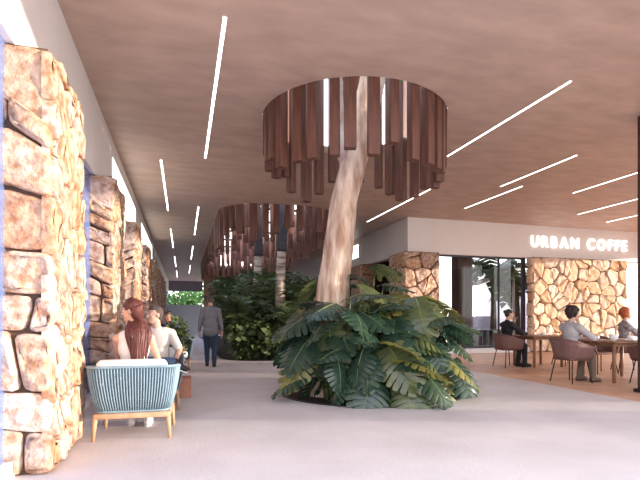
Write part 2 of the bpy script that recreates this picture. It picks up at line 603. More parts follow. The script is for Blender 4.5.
def stone_face(mb, origin, ux, uy, un, W, H, size, r, asp=1.0, prot=0.06, gap=0.013, course=False):
    origin, ux, uy, un = Vector(origin), Vector(ux), Vector(uy), Vector(un)
    for poly in (blocks(W, H, size, r) if course else cells(W, H, size, r, asp)):
        cx = sum(p[0] for p in poly) / len(poly); cy = sum(p[1] for p in poly) / len(poly)
        # uneven rounded outline
        loop = poly
        for it in range(2):
            nl = []
            for q in range(len(loop)):
                a, c = loop[q], loop[(q + 1) % len(loop)]
                k = .14 if it == 0 else .25
                nl.append((a[0] + (c[0] - a[0]) * k, a[1] + (c[1] - a[1]) * k))
                nl.append((a[0] + (c[0] - a[0]) * (1 - k), a[1] + (c[1] - a[1]) * (1 - k)))
            loop = nl
        fine = []
        for q in range(len(loop)):
            a, c = loop[q], loop[(q + 1) % len(loop)]
            L = math.hypot(c[0] - a[0], c[1] - a[1])
            k = max(1, int(L / 0.07))
            for s in range(k):
                t = s / k
                x = a[0] + (c[0] - a[0]) * t; y = a[1] + (c[1] - a[1]) * t
                o1 = noise.noise((x * 9 + origin.x, y * 9, origin.y)) * .010
                o2 = noise.noise((x * 9, y * 9 + 40, origin.y)) * .010
                fine.append((min(W, max(0, x + o1)), min(H, max(0, y + o2))))
        if len(fine) < 4:
            continue
        n = len(fine)
        h = prot * r.uniform(0.55, 1.35)
        tx, ty = r.uniform(-.10, .10), r.uniform(-.10, .10)
        col = r.choice(TINTS); k = r.uniform(.82, 1.04)
        col = tuple(min(1, c * k) for c in col)
        rings = []
        for inset, zz in ((gap, -0.03), (gap, h * 0.62), (gap + 0.008, h * 0.93), (gap + 0.035, h)):
            ring = []
            for (x, y) in fine:
                dx, dy = x - cx, y - cy
                L = math.hypot(dx, dy) + 1e-6
                f = max(0.15, (L - inset * 1.25) / L)
                z = zz + ((dx * f) * tx + (dy * f) * ty if zz > 0 else 0)
                if zz > 0:
                    z += 0.016 * noise.noise((x * 7 + origin.x * 5, y * 7 + origin.y, origin.z + h * 9))
                ring.append(origin + ux * (cx + dx * f) + uy * (cy + dy * f) + un * z)
            rings.append(ring)
        sd_ = r.uniform(0, 50)
        for f in (.74, .48, .24):
            ring = []
            for (x, y) in fine:
                dx, dy = (x - cx) * f, (y - cy) * f
                X, Y = cx + dx, cy + dy
                z = h * 1.03 + dx * tx + dy * ty + .030 * noise.noise((X * 5 + sd_, Y * 5, sd_)) + .014 * noise.noise((X * 14, Y * 14, sd_))
                ring.append(origin + ux * X + uy * Y + un * z)
            rings.append(ring)
        vs = [p for ring in rings for p in ring]
        vs.append(origin + ux * cx + uy * cy + un * (h * 1.03 + .03 * noise.noise((cx * 5 + sd_, cy * 5, sd_))))
        fs = []
        for q in range(len(rings) - 1):
            for i in range(n):
                fs.append((q * n + i, q * n + (i + 1) % n, (q + 1) * n + (i + 1) % n, (q + 1) * n + i))
        o = (len(rings) - 1) * n
        for i in range(n):
            fs.append((o + i, o + (i + 1) % n, len(vs) - 1))
        mb.add(vs, fs, True, 0, col)

def pillar(x0, x1, y0, y1, faces, label, size=0.36, seed=1, cat='pillar', name='stone_pillar', asp=1.0, prot=0.06, gap=0.013):
    r = random.Random(seed)
    cx, cy = (x0 + x1) / 2, (y0 + y1) / 2
    t = thing(name, label, cat, (cx, cy, 0), group='rubble stone pillars')
    X0, X1, Y0, Y1 = x0 - cx, x1 - cx, y0 - cy, y1 - cy
    e = 0.05
    c = MB(); c.box((0, 0, HB / 2), (x1 - x0, y1 - y0, HB - 0.004))
    c.build('mortar_core', M['mortar'], t)
    s = MB()
    H = HB - 0.01
    if 'f' in faces:
        stone_face(s, (X0 - e * ('l' in faces), Y0, 0.005), (1, 0, 0), (0, 0, 1), (0, -1, 0), X1 - X0 + e * ('l' in faces) + e * ('r' in faces), H, size, r, asp, prot, gap, course=x1 < 0)
    if 'r' in faces:
        stone_face(s, (X1, Y0 - e * ('f' in faces), 0.005), (0, 1, 0), (0, 0, 1), (1, 0, 0), Y1 - Y0 + e * ('f' in faces), H, size, r, asp, prot, gap)
    if 'l' in faces:
        stone_face(s, (X0, Y1, 0.005), (0, -1, 0), (0, 0, 1), (-1, 0, 0), Y1 - Y0 + e * ('f' in faces), H, size, r, asp, prot, gap)
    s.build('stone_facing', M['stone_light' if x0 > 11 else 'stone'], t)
    return t

ORD = ['nearest stone pillar on the left, filling the left edge of the view',
       'second stone pillar along the left shop front, just behind the armchairs',
       'third stone pillar along the left shop front',
       'fourth stone pillar along the left shop front',
       'fifth stone pillar along the left shop front',
       'sixth stone pillar along the left shop front',
       'seventh stone pillar along the left shop front, small in the distance',
       'eighth stone pillar along the left shop front, beside the white end wall']
for i in range(8):
    y0 = 4.05 + 3.4 * i
    pillar(-1.75, -1.0, y0, y0 + 1.22, 'fr', ORD[i], 0.33 if i < 3 else 0.38, 11 + i, asp=0.9, prot=0.05, gap=0.008 if i < 2 else 0.012)
RORD = ['stone corner pillar of the coffee shop behind the monstera', 'second stone pillar on the shop side facing the planters, behind the tree trunk',
        'third stone pillar on the shop side facing the long planter', 'fourth stone pillar on the shop side facing the long planter', 'fifth stone pillar on the shop side, at the far end of the long planter']
pillar(6.69, 7.86, 13.36, 14.5, 'fl', RORD[0], 0.46, 40)
for i in range(1, 5):
    y0 = 13.7 + 3.4 * i
    pillar(6.69, 7.3, y0, y0 + 1.2, 'fl', RORD[i], 0.46, 40 + i)
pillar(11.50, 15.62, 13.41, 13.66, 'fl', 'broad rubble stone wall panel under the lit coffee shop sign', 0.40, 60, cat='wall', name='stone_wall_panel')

# ---------------------------------------------------------------- cafe window and courtyard behind it
wn = bpy.data.objects.new('window_3', None); C.objects.link(wn); struct(wn)
b = MB(); b.box((9.68, 13.80, (HB + 0.16) / 2), (3.60, 0.02, HB - 0.16)); b.build('pane', M['glass'], wn)
b = MB()
for x in (7.90, 10.42, 11.42):
    b.box((x, 13.80, HB / 2), (0.13 if x > 11 else 0.025, 0.09, HB))
b.box((9.68, 13.80, HB - 0.03), (3.6, 0.09, 0.06))
b.box((9.68, 13.80, 0.19), (3.6, 0.09, 0.08))
b.build('window_frame', M['frame'], wn)
b = MB(); b.box((9.68, 13.66, 0.075), (3.62, 0.36, 0.15)); b.build('window_sill', M['white'], wn)
wn = bpy.data.objects.new('window_4', None); C.objects.link(wn); struct(wn)
b = MB(); b.box((16.6, 13.80, HB / 2), (1.9, 0.02, HB)); b.build('pane', M['glass'], wn)
b = MB()
for x in (15.70, 17.55):
    b.box((x, 13.80, HB / 2), (0.06, 0.09, HB))
b.build('window_frame', M['frame'], wn)

b = MB(); b.box((15.9, 18.5, HB / 2), (.2, 8.9, HB)); struct(b.build('added_cafe_wall', M['white']))  # unseen side wall added to keep sun off the banana plants
b = MB(); b.box((9.60, 14.75, 2.19), (0.58, 0.45, 4.38))
for k in range(4):
    b.box((9.40 + k * .13, 14.51, 2.19), (0.09, 0.04, 4.38))
tag(b.build('clad_post', M['brownpost']), 'dark brown clad post standing just inside the coffee shop window', 'post')
b = MB(); b.box((14, 21.5, 0.62), (14, 0.2, 1.24))
struct(b.build('wall_courtyard', M['greywall']))
b = MB()
b.box((9.95, 15.6, 0.36), (3.9, 0.5, 0.72), bevel=0.02)
for k in range(9):
    b.box((8.15 + k * .45, 15.33, 0.36), (0.03, 0.04, 0.66))
tag(b.build('low_counter', M['frame']), 'dark low counter inside the coffee shop window', 'counter')
aw = thing('sloping_awning', 'white sloping awning beam crossing the coffee shop window', 'awning', at(503, 18.5, 0))
b = MB()
A = pv(474, 284, 18.2) - aw.location; B = pv(534, 262, 19.0) - aw.location
d = B - A
rot = Matrix.Rotation(math.atan2(d.y, d.x), 3, 'Z') @ Matrix.Rotation(-math.atan2(d.z, math.hypot(d.x, d.y)), 3, 'Y')
b.box((A + B) / 2, (d.length, 0.4, 0.15), rot, bevel=0.02)
b.build('canopy', M['white'], aw)
b = MB(); q = A * .35 + B * .65
b.tube([(q.x, q.y, -0.0), (q.x, q.y, q.z)], 0.05, 10); b.build('post', M['white'], aw)

def banana(loc, label, seed, h=2.4, n=9):
    r = random.Random(seed)
    t = thing('banana_plant', label, 'plant', loc, group='banana plants in the courtyard')
    b = MB(); b.tube([(0, 0, 0), (.03, 0, h * .5), (0, .03, h)], [.14, .11, .07], 10); b.build('stem', M['bananastem'], t)
    for k in range(n):
        a = 2 * PI * k / n + r.uniform(-.3, .3)
        L = r.uniform(1.5, 2.1); lift = r.uniform(.4, 1.5)
        f = MB(); pts = []
        for i in range(9):
            s = i / 8
            rr = L * .75 * s
            z = h * .95 + lift * 1.3 * s - (1.9 * s * s) * (1.2 - lift * .35)
            pts.append(Vector((math.cos(a) * rr, math.sin(a) * rr, z)))
        side = Vector((-math.sin(a), math.cos(a), 0))
        for i in range(8):
            for sg in (-1, 1):
                w0 = .40 * math.sin(PI * min(1, (i / 8) * .9 + .1)) ** .7; w1 = .40 * math.sin(PI * min(1, ((i + 1) / 8) * .9 + .1)) ** .7
                g = pts[i + 1].lerp(pts[i], .12)
                f.add([pts[i], g, g + side * sg * w1 + Vector((0, 0, -.35 * w1)), pts[i] + side * sg * w0 + Vector((0, 0, -.35 * w0))], [(0, 1, 2, 3)])
        f.tube(pts, [.025 - .0025 * i for i in range(9)], 5)
        f.build('leaf', M['banana'], t)
    return t
banana(at(493, 18.8, -0.0), 'tall banana plant seen through the middle of the coffee shop window', 3, 3.1, 19)
banana(at(517, 20.0, -0.0), 'banana plant at the right end of the coffee shop window, behind the taller one', 4, 2.7, 15)

# ---------------------------------------------------------------- corridor end
ew = MB(); ew.box((0.10, 32.6, 1.0), (2.35, 0.2, 2.0))
struct(ew.build('wall_end', M['white']))
b = MB(); b.box((1.95, 33.1, HC / 2), (1.2, 0.5, HC - .002)); struct(b.build('wall_end_pier', M['orangewall']))
b = MB(); b.box((0.2, 43.8, 3.95), (3.0, 0.3, 0.88)); struct(b.build('trim_1', M['greywall']))
b = MB(); b.box((4.6, 33.1, HC / 2), (4.1, 0.3, HC - .002)); struct(b.build('wall_far', M['orangewall']))

def leafblob(mb, c, R, n, size, r, flat=1.0):
    for k in range(n):
        v = Vector((r.gauss(0, 1), r.gauss(0, 1), r.gauss(0, 1))).normalized() * (R * r.uniform(.35, 1.0))
        v.z *= flat
        p = Vector(c) + v
        a = Vector((r.uniform(-1, 1), r.uniform(-1, 1), r.uniform(-.6, .6))).normalized()
        s = a.orthogonal().normalized()
        s.rotate(Matrix.Rotation(r.uniform(0, 6.28), 3, a))
        L = size * r.uniform(.7, 1.3)
        mb.add([p, p + a * L * .5 + s * L * .28, p + a * L, p + a * L * .5 - s * L * .28], [(0, 1, 2, 3)])

def broadleaf(loc, h, R, label, seed, n=900):
    r = random.Random(seed)
    t = thing('leafy_tree', label, 'tree', loc, group='trees beyond the white end wall')
    b = MB(); b.tube([(0, 0, 0), (.1, 0, h * .4), (0, .1, h * .75)], [.2, .15, .07], 8); b.build('trunk', M['bark'], t)
    b = MB()
    for k in range(8):
        leafblob(b, (r.uniform(-R, R) * .7, r.uniform(-R, R) * .7, h * r.uniform(.25, .95)), R * .6, n // 8, .42, r)
    b.build('crown', M['farleaf'], t)
TL = ['left green tree beyond the white end wall', 'middle green tree beyond the white end wall', 'right green tree beyond the white end wall', 'tall pale tree rising behind the other trees at the corridor end']
for i, (x, y, h, R) in enumerate([(-2.4, 50, 4.6, 1.9), (0.3, 49, 4.2, 1.8), (2.9, 51, 4.8, 2.0), (0.6, 55, 6.4, 2.6)]):
    broadleaf((x, y, -0.3), h, R, TL[i], 80 + i)

b = MB(); b.box((17.45, 12.4, 3.95), (0.30, 7.6, 0.90 - .004)); struct(b.build('trim_20', M['fascia']))  # unseen downstand added to keep the sun off the fascia
for n_, (a, c) in enumerate([(-14, .3), (1.1, 3.85), (4.5, 7.2), (8.3, 9.3), (9.9, 11.3)]):
    b = MB(); b.box((18.6, (a + c) / 2, .4), (.25, c - a, 1.4)); struct(b.build('shade_wall_%d' % (n_ + 1), M['white']))  # unseen low wall added, its gaps let sun streaks reach the floor
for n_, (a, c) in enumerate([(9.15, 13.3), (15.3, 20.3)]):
    wn = bpy.data.objects.new('window_%d' % (5 + n_), None); C.objects.link(wn); struct(wn)  # glowing panels added on the beam in place of bright sun patches
    b = MB(); b.box((-1.213, (a + c) / 2, 3.71), (.010, c - a, .72)); b.build('pane', M['sunpatch'], wn)
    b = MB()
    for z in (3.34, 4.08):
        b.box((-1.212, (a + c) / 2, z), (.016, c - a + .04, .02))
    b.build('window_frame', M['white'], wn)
# unseen columns added for sun stripes, and the brown column at the frame edge
b = MB(); b.box((0, 0, HC / 2), (0.34, 0.34, HC - .004), bevel=0.01)
t = thing('brown_column', 'dark brown square column at the right edge of the view', 'column', (7.135, 5.62, 0))
b.build('shaft', M['brownpost'], t)
b = MB(); b.box((0, 0, 0.03), (0.42, 0.42, 0.06), bevel=0.01); b.build('base_plate', M['steel'], t)
SHADE_COLS = [(17.3, -4.2), (17.3, .45), (17.3, 3.7), (17.3, 6.3), (17.3, 8.9)]
for i, (x, y) in enumerate(SHADE_COLS):
    b = MB(); b.box((x, y, HC / 2), (0.40, 0.6, HC - .004)); struct(b.build('trim_%d' % (i + 2), M['brownpost']))

# ---------------------------------------------------------------- planters
def planter(name, label, loop_out, loop_in, c):
    t = thing(name, label, 'planter', (c[0], c[1], 0))
    sh = lambda L: [(x - c[0], y - c[1]) for x, y in L]
    me = curve_slab(sh(loop_out), [sh(loop_in)], -0.28, 0.012); me.materials.append(M['steel'])
    o = bpy.data.objects.new('edging', me); C.objects.link(o); o.parent = t
    me = curve_slab(sh(loop_in), [], -0.28, -0.03); me.materials.append(M['soil'])
    o = bpy.data.objects.new('soil', me); C.objects.link(o); o.parent = t
planter('round_planter', 'round sunken planter bed under the leaning tree', circle(BED[0], BED[1], 1.497), circle(BED[0], BED[1], 1.46), BED)
planter('long_planter', 'long sunken planter bed beside the walking man', rrect(1.003, 4.697, 12.703, 29.997, 1.397), rrect(1.04, 4.66, 12.74, 29.96, 1.36), (2.85, 21.0))

# ---------------------------------------------------------------- slat screens round the roof openings
def slat_run(name, label, path, closed_n, seed, lo, hi, top=HC + 1.0, w=(0.15, 0.12)):
    r = random.Random(seed)
    L = [0]
    P = [Vector((p[0], p[1])) for p in path] + [Vector((path[0][0], path[0][1]))]
    for a, c in zip(P, P[1:]):
        L.append(L[-1] + (c - a).length)
    cx = sum(p[0] for p in path) / len(path); cy = sum(p[1] for p in path) / len(path)
    t = thing(name, label, 'slat screen', (cx, cy, HC))
    ringpts = [Vector((p.x - cx, p.y - cy, top - HC - 0.06)) for p in P]
    b = MB(); b.tube(ringpts, 0.03, 6); b.build('hanging_ring', M['steel'], t)
    last = 0.8
    for k in range(closed_n):
        s = L[-1] * (k + 0.5 + r.uniform(-.2, .2)) / closed_n
        i = max(j for j in range(len(L) - 1) if L[j] <= s)
        u = (s - L[i]) / (L[i + 1] - L[i])
        p = P[i].lerp(P[i + 1], u); d = (P[i + 1] - P[i]).normalized()
        last = min(hi, max(lo, last + r.uniform(-.28, .28)))
        z0 = -last
        b = MB()
        ww = w[0] * r.uniform(.75, 1.25)
        b.box((0, 0, (z0 + top - HC) / 2), (ww, w[1], top - HC - z0), bevel=0.006)
        o = b.build('slat', M['timber'], t, (p.x - cx, p.y - cy, 0), math.atan2(d.y, d.x) + r.uniform(-.08, .08))
    return t
slat_run('slat_ring', 'round screen of hanging brown timber slats around the tree trunk', circle(HOLE[0], HOLE[1], HOLE[2] - .085, 96), 31, 5, .58, 1.02, top=HC + 1.5, w=(.155, .13))
slat_run('slat_screen', 'long screen of hanging brown timber slats over the far planting', rrect(LONG[0] + .10, LONG[1] - .10, LONG[2] + .10, LONG[3] - .1, 1.35), 118, 9, .55, 1.05, top=HC + 1.15, w=(.18, .12))

ORDX = ['first', 'second', 'third', 'fourth', 'fifth', 'sixth']
for q, yy in enumerate((15.6, 18.2, 20.8, 23.4, 26.0, 28.6)):
    r = random.Random(90 + q)
    t = thing('slat_row', ORDX[q] + ' cross row of hanging slats from the near end of the long opening', 'slat screen', (2.85, yy, HC), group='cross rows of slats in the long opening')
    b = MB(); b.box((0, 0, 1.02), (3.3, .08, .10)); b.build('rail', M['steel'], t)
    for k in range(13):
        z0 = -r.uniform(.1, .55)
        b = MB(); b.box((0, 0, (z0 + .97) / 2), (.16 * r.uniform(.8, 1.2), .10, .97 - z0), bevel=.006)
        b.build('slat', M['timber'], t, (-1.5 + .25 * k + r.uniform(-.04, .04), 0, 0))

# ---------------------------------------------------------------- ceiling light strips
def strip(x, y0, y1, label):
    t = thing('light_strip', label, 'ceiling light', (x, (y0 + y1) / 2, HC), group='linear lights in the ceiling')
    b = MB(); b.box((0, 0, -0.006), (0.036, y1 - y0, 0.011)); b.build('diffuser', M['strip'], t)
    b = MB()
    for s in (-1, 1):
        b.box((s * .023, 0, -0.005), (0.008, y1 - y0 + .02, 0.0096))
    b.build('trim_frame', M['white'], t)
oR = ['nearest', 'second', 'third', 'fourth']
for k, (a, c) in enumerate([(5.1, 9.7), (14.1, 18.9), (22.0, 26.9), (30.3, 35.5)]):
    strip(0.43, a, c, '%s light strip in the corridor row nearer the slat screens' % oR[k])
for k, (a, c) in enumerate([(10.1, 14.8), (17.9, 22.7), (26.0, 31.2), (34.0, 39.4)]):
    strip(-0.43, a, c, '%s light strip in the corridor row nearer the stone pillars' % oR[k])
for x, a, c, l in [(5.04, 5.17, 8.26, 'light strip that ends at the round slat screen'),
                   (5.93, 10.2, 14.7, 'light strip running towards the shop corner above the tree foliage'),
                   (7.46, 7.5, 9.8, 'short light strip above the coffee shop window, nearer of two close rows'),
                   (7.95, 9.65, 12.07, 'short light strip just in front of the coffee shop corner'),
                   (9.65, 5.4, 9.8, 'upper of the light strips cut by the right edge of the view'),
                   (11.8, 7.4, 11.8, 'middle light strip cut by the right edge, above the lit sign'),
                   (13.7, 8.1, 12.5, 'lowest light strip at the right edge, closest to the lit sign')]:
    strip(x, a, c, l)

# ---------------------------------------------------------------- sign and glowing panel
sg = thing('shop_sign', 'white lit letters URBAN COFFE on the grey fascia', 'sign', (11.63, 13.65, 3.66))
x = 0.0
def letter(ch, h=0.50):
    cu = bpy.data.curves.new('letter', 'FONT')
    cu.body = ch; cu.size = h / 0.92; cu.extrude = 0.012; cu.offset = 0.0
    o = bpy.data.objects.new('letter', cu); C.objects.link(o)
    dg = bpy.context.evaluated_depsgraph_get()
    me = bpy.data.meshes.new_from_object(o.evaluated_get(dg)); bpy.data.objects.remove(o)
    return me
for ch in 'URBAN COFFE':
    if ch == ' ':
        x += 0.28; continue
    me = letter(ch); me.materials.clear(); me.materials.append(M['sign'])
    xs = [v.co.x for v in me.vertices]
    o = bpy.data.objects.new('letter', me); C.objects.link(o); o.parent = sg
    o.rotation_euler = (PI / 2, 0, 0)
    o.location = (x - min(xs), -0.035, 0)
    x += max(xs) - min(xs) + 0.15
SIGNW = x
for o in sg.children:
    o.location.x *= 4.40 / SIGNW; o.scale.x = 4.40 / SIGNW
lb = thing('glow_panel', 'small white glowing panel on the shop fascia beside the tree trunk', 'sign', (6.89, 18.5, 3.90))
b = MB(); b.box((-.03, 0, 0), (0.03, 1.0, 0.52)); b.build('lit_panel', M['glowpanel'], lb)  # plain white glowing panel
b = MB(); b.box((-.005, 0, 0), (0.02, 1.06, 0.58)); b.build('frame', M['white'], lb)

# ---------------------------------------------------------------- leaning tree through the round opening
D = 7.55
tr = thing('leaning_tree', 'tall leaning tree with pale peeling bark rising through the roof opening', 'tree', at(331, D, 0))
o0 = tr.location.copy()
def tp(u, v, dd=0.0):
    return pv(u, v, D + dd) - o0
px = D / 470.0
def bark_tube(b, pts, rad, n=20, sub=7, amp=0.10):
    P, R = [], []
    for i in range(len(pts) - 1):
        for k in range(sub):
            s = k / sub
            a0 = pts[max(0, i - 1)]; a1 = pts[i]; a2 = pts[i + 1]; a3 = pts[min(len(pts) - 1, i + 2)]
            P.append(0.5 * ((2 * a1) + (a2 - a0) * s + (2 * a0 - 5 * a1 + 4 * a2 - a3) * s * s + (3 * a1 - a0 - 3 * a2 + a3) * s ** 3))
            R.append(rad[i] * (1 - s) + rad[i + 1] * s)
    P.append(pts[-1]); R.append(rad[-1])
    k0 = len(b.v)
    b.tube(P, R, n)
    for j in range(len(P)):
        for q in range(n):
            v = Vector(b.v[k0 + j * n + q])
            dirv = (v - P[j]).normalized()
            nn = noise.noise((dirv.x * 2.2 + 3, dirv.y * 2.2, P[j].z * 1.1)) + .5 * noise.noise((dirv.x * 5, dirv.y * 5, P[j].z * 3.0))
            b.v[k0 + j * n + q] = tuple(v + dirv * R[j] * amp * 1.6 * nn)
b = MB()
bark_tube(b, [tp(326, 398), tp(330, 330), tp(333, 300), tp(335, 270), tp(344, 205), tp(353, 165), tp(359, 130), tp(362, 108), tp(367, 78), tp(374, 30)],
          [q * px / 2 for q in (48, 36, 32, 29, 27.5, 26, 22, 19, 15, 11)], 22)
b.build('trunk', M['bark'], tr)
b = MB(); bark_tube(b, [tp(352, 172), tp(342, 142, .05), tp(338, 112, .1), tp(337, 80, .12), tp(335, 20, .2)], [q * px / 2 for q in (20, 16, 13, 11, 8)], 14, amp=.06)
b.build('branch', M['palebark'], tr)
b = MB(); bark_tube(b, [tp(354, 178), tp(365, 142), tp(373, 115), tp(380, 88), tp(388, 40)], [q * px / 2 for q in (18, 14, 10, 8, 6)], 12, amp=.06)
b.build('branch', M['palebark'], tr)
b = MB()
r = random.Random(12)
for (u, v, dd, R) in ((376, -10, .3, .9), (335, -5, .6, .8), (396, 20, -.2, .7), (352, -40, 0, 1.0)):
    leafblob(b, tp(u, v, dd), R, 170, .30, r)
b.build('crown', M['farleaf'], tr)

# ---------------------------------------------------------------- monstera
def monstera_mesh(name, L, W, r, mats, lobes=8, droop=0.5, fold=0.22):
    mb = MB()
    def mid(t):                       # midrib point, curved downwards
        a = droop * t * t
        return Vector((0, L * (t - .12 * t * t * droop), -L * .42 * a))
    def half(t):                      # half width of the outline
        return W * (math.sin(PI * min(1, (t * .93 + .07))) ** .62) * (1.12 - .45 * t)
    def pt(t, s, sg, fwd):
        m = mid(min(1.0, t))
        wd = half(t) * s
        y = fwd * s * L * .20 - (L * .17 * s * s if t < .12 else 0)
        z = -fold * wd * s - .10 * W * s * s
        return m + Vector((sg * wd, y, z + .02 * L * math.sin(9 * s + 7 * t) * s))
    for sg in (-1, 1):
        for i in range(lobes):
            t0, t1 = i / lobes, (i + 1) / lobes
            gap = (0.13 + r.uniform(-.05, .12)) / lobes
            cut = r.uniform(.36, .56) if i > 0 else .6
            fw = 0.15 + 0.9 * (i + .5) / lobes
            S = [0, cut, cut + (1 - cut) * .35, cut + (1 - cut) * .75, 1.0 - r.uniform(0, .06)]
            rows = []
            for q, s in enumerate(S):
                k = 0 if q <= 1 else (gap * (.55 + .45 * (s - cut) / (1 - cut)) if q < 4 else gap * 1.25)
                a, c = t0 + k / 2, t1 - k / 2
                if q == 4:
                    a, c = a + (t1 - t0) * .16, c - (t1 - t0) * .06
                rows.append([pt(a, s, sg, fw), pt((a + c) / 2, s * (1.0 if q < 4 else 1.03), sg, fw), pt(c, s, sg, fw)])
            vs = [p for row in rows for p in row]
            for row in rows[1:]:
                row[1].z += .012 * L
            fs = []
            for q in range(len(rows) - 1):
                for e_ in range(2):
                    a = q * 3 + e_
                    f = (a, a + 1, a + 4, a + 3)
                    fs.append(f if sg > 0 else f[::-1])
            mb.add(vs, fs, True, 0)
    mb.tube([mid(i / 8) + Vector((0, 0, .004)) for i in range(9)], [.009 * (1.1 - i / 8) + .002 for i in range(9)], 5, mi=1)
    return mb.mesh(name, mats)
r = random.Random(21)
MV = [monstera_mesh('leaf', 1.0, .52, r, [M['leaf3' if k == 3 else 'leaf'], M['rib']], 8, .35 + .25 * k) for k in range(4)]
MSUN = [monstera_mesh('leaf', 1.0, .46, r, [M['leaf_sun'], M['rib']], 7, .5)]
def put_leaf(mo, base, tip_pos, heading, tilt, size, me, roll=0.0):
    """leaf blade attached at tip_pos, pointing along heading (radians), tilted down by tilt"""
    o = bpy.data.objects.new('leaf', me); C.objects.link(o); o.parent = mo
    R = Matrix.Rotation(heading - PI / 2, 4, 'Z') @ Matrix.Rotation(-tilt, 4, 'X') @ Matrix.Rotation(roll, 4, 'Y')
    mw = Matrix.Translation(tip_pos) @ R @ Matrix.Scale(size, 4)
    o.matrix_local = mw
    inv = mw.inverted()
    mid = base.lerp(tip_pos, .55) + Vector((0, 0, .14))
    b = MB(); b.tube([inv @ base, inv @ (base.lerp(mid, .5) + Vector((0, 0, .06))), inv @ mid, inv @ (mid.lerp(tip_pos, .6) + Vector((0, 0, .04))), inv @ tip_pos],
                      [.016 / size, .014 / size, .012 / size, .010 / size, .008 / size], 6)
    b.build('stalk', M['stalk'], o)
def monstera(loc, R, h, n, label, seed):
    r = random.Random(seed)
    mo = thing('monstera', label, 'plant', loc, group='monsteras in the round planter')
    for k in range(n):
        a = k * 2.39996 + r.uniform(-.3, .3)
        el = ((k / n) ** 0.8) * 1.4
        rad = (R * math.cos(el * .92) + .08) * r.uniform(.7, 1.1)
        z = .24 + (h - .24) * math.sin(el) * r.uniform(.7, 1.08)
        p = Vector((math.cos(a) * rad, math.sin(a) * rad, z))
        base = Vector((math.cos(a) * .16 + r.uniform(-.08, .08), math.sin(a) * .16 + r.uniform(-.08, .08), 0))
        tilt = r.uniform(.5, 1.35) - .85 * math.sin(el) * r.uniform(.3, 1.2)
        size = r.uniform(.46, .76)
        me = r.choice(MV) if r.random() > .06 + .22 * (k / n) else MSUN[0]  # painted sunlit leaves turn up more often towards the top
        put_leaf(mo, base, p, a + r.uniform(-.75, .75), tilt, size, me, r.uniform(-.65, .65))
    return mo
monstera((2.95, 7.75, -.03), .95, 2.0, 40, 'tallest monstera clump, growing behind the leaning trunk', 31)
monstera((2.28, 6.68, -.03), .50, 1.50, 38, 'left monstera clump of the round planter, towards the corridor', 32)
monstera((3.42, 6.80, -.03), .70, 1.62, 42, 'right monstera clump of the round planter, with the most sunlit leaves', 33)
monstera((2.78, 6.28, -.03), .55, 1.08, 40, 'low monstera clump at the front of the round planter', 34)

# ---------------------------------------------------------------- far planting
def low_shrub(x, y, R, h, label, seed):
    r = random.Random(seed)
    t = thing('leafy_shrub', label, 'plant', (x, y, -.03), group='low shrubs in the long planter')
    b = MB(); s = MB()
    for k in range(9):
        p = Vector((r.uniform(-R, R) * .6, r.uniform(-R, R) * .5, h * r.uniform(.25, .8)))
        leafblob(b, p, R * .55, 75, .22, r, .8)
        s.tube([(p.x * .2, p.y * .2, 0), p], [.014, .006], 5)
    b.build('foliage', M['palmleaf'], t); s.build('stems', M['stalk'], t)
low_shrub(1.75, 13.35, .62, 1.1, 'dense low shrub at the near left end of the long planter, beside the walking man', 71)
low_shrub(2.65, 13.3, .65, .95, 'dense low shrub in the middle of the near end of the long planter', 72)
low_shrub(3.6, 13.4, .65, 1.15, 'dense low shrub at the near right end of the long planter', 73)
def palm_bush(loc, h, R, nf, label, seed, leaf='palmleaf'):
    r = random.Random(seed)
    t = thing('palm_bush', label, 'plant', loc, group='palm bushes in the long planter')
    f = MB(); s = MB()
    for k in range(nf):
        a = r.uniform(0, 6.283); out = R * r.uniform(.45, 1.05); top = h * r.uniform(.55, 1.05)
        pts = []
        for i in range(10):
            q = i / 9
            pts.append(Vector((math.cos(a) * out * q ** 1.3, math.sin(a) * out * q ** 1.3, top * (1.75 * q - .80 * q ** 2.4) * .98)))
        s.tube(pts, [.018 * (1.1 - i / 10) for i in range(10)], 5)
        side = Vector((-math.sin(a), math.cos(a), 0))
        for i in range(2, 10):
            for j in range(2):
                q = i + j * .5
                if q > 9:
                    continue
                p = pts[int(q)].lerp(pts[min(9, int(q) + 1)], q % 1)
                d = (pts[min(9, int(q) + 1)] - pts[max(0, int(q) - 1)]).normalized()
                L = .42 * R * (1.15 - abs(q / 9 - .5)) * r.uniform(.8, 1.15)
                for sg in (-1, 1):
                    v = (side * sg * .85 + d * .55 + Vector((0, 0, r.uniform(-.45, .1)))).normalized()
                    up = d.cross(side).normalized()
                    wv = d * .038
                    e1 = p + v * L * .55; e2 = p + v * L + Vector((0, 0, -.12 * L))
                    f.add([p - wv * .3, p + wv * .7, e1 + wv, e2, e1 - wv], [(0, 1, 2, 3, 4)])
    f.build('fronds', M[leaf], t); s.build('stems', M['stalk'], t)
PB = [(1.85, 13.8, 1.9, 1.0, 16, 'dark palm bush at the near left corner of the long planter, beside the walking man'),
      (2.9, 13.7, 1.7, 1.1, 18, 'dark palm bush at the middle of the near end of the long planter'),
      (3.9, 13.9, 2.0, 1.1, 16, 'dark palm bush at the near right end of the long planter, behind the monstera'),
      (1.75, 15.6, 2.5, 1.0, 16, 'tall palm bush behind the walking man on the corridor side of the long planter'),
      (3.0, 15.6, 2.7, 1.25, 18, 'tall palm bush in the middle of the long planter between the two palm trunks'),
      (4.0, 16.0, 2.6, 1.0, 15, 'tall palm bush on the shop side of the long planter'),
      (1.8, 18.2, 2.9, 1.0, 15, 'palm bush farther along the corridor side of the long planter'),
      (3.2, 18.8, 3.0, 1.3, 16, 'palm bush farther back in the middle of the long planter'),
      (1.8, 21.6, 2.9, 1.0, 14, 'distant palm bush on the corridor side of the long planter'),
      (3.4, 23.0, 3.0, 1.3, 14, 'distant palm bush in the middle of the long planter')]
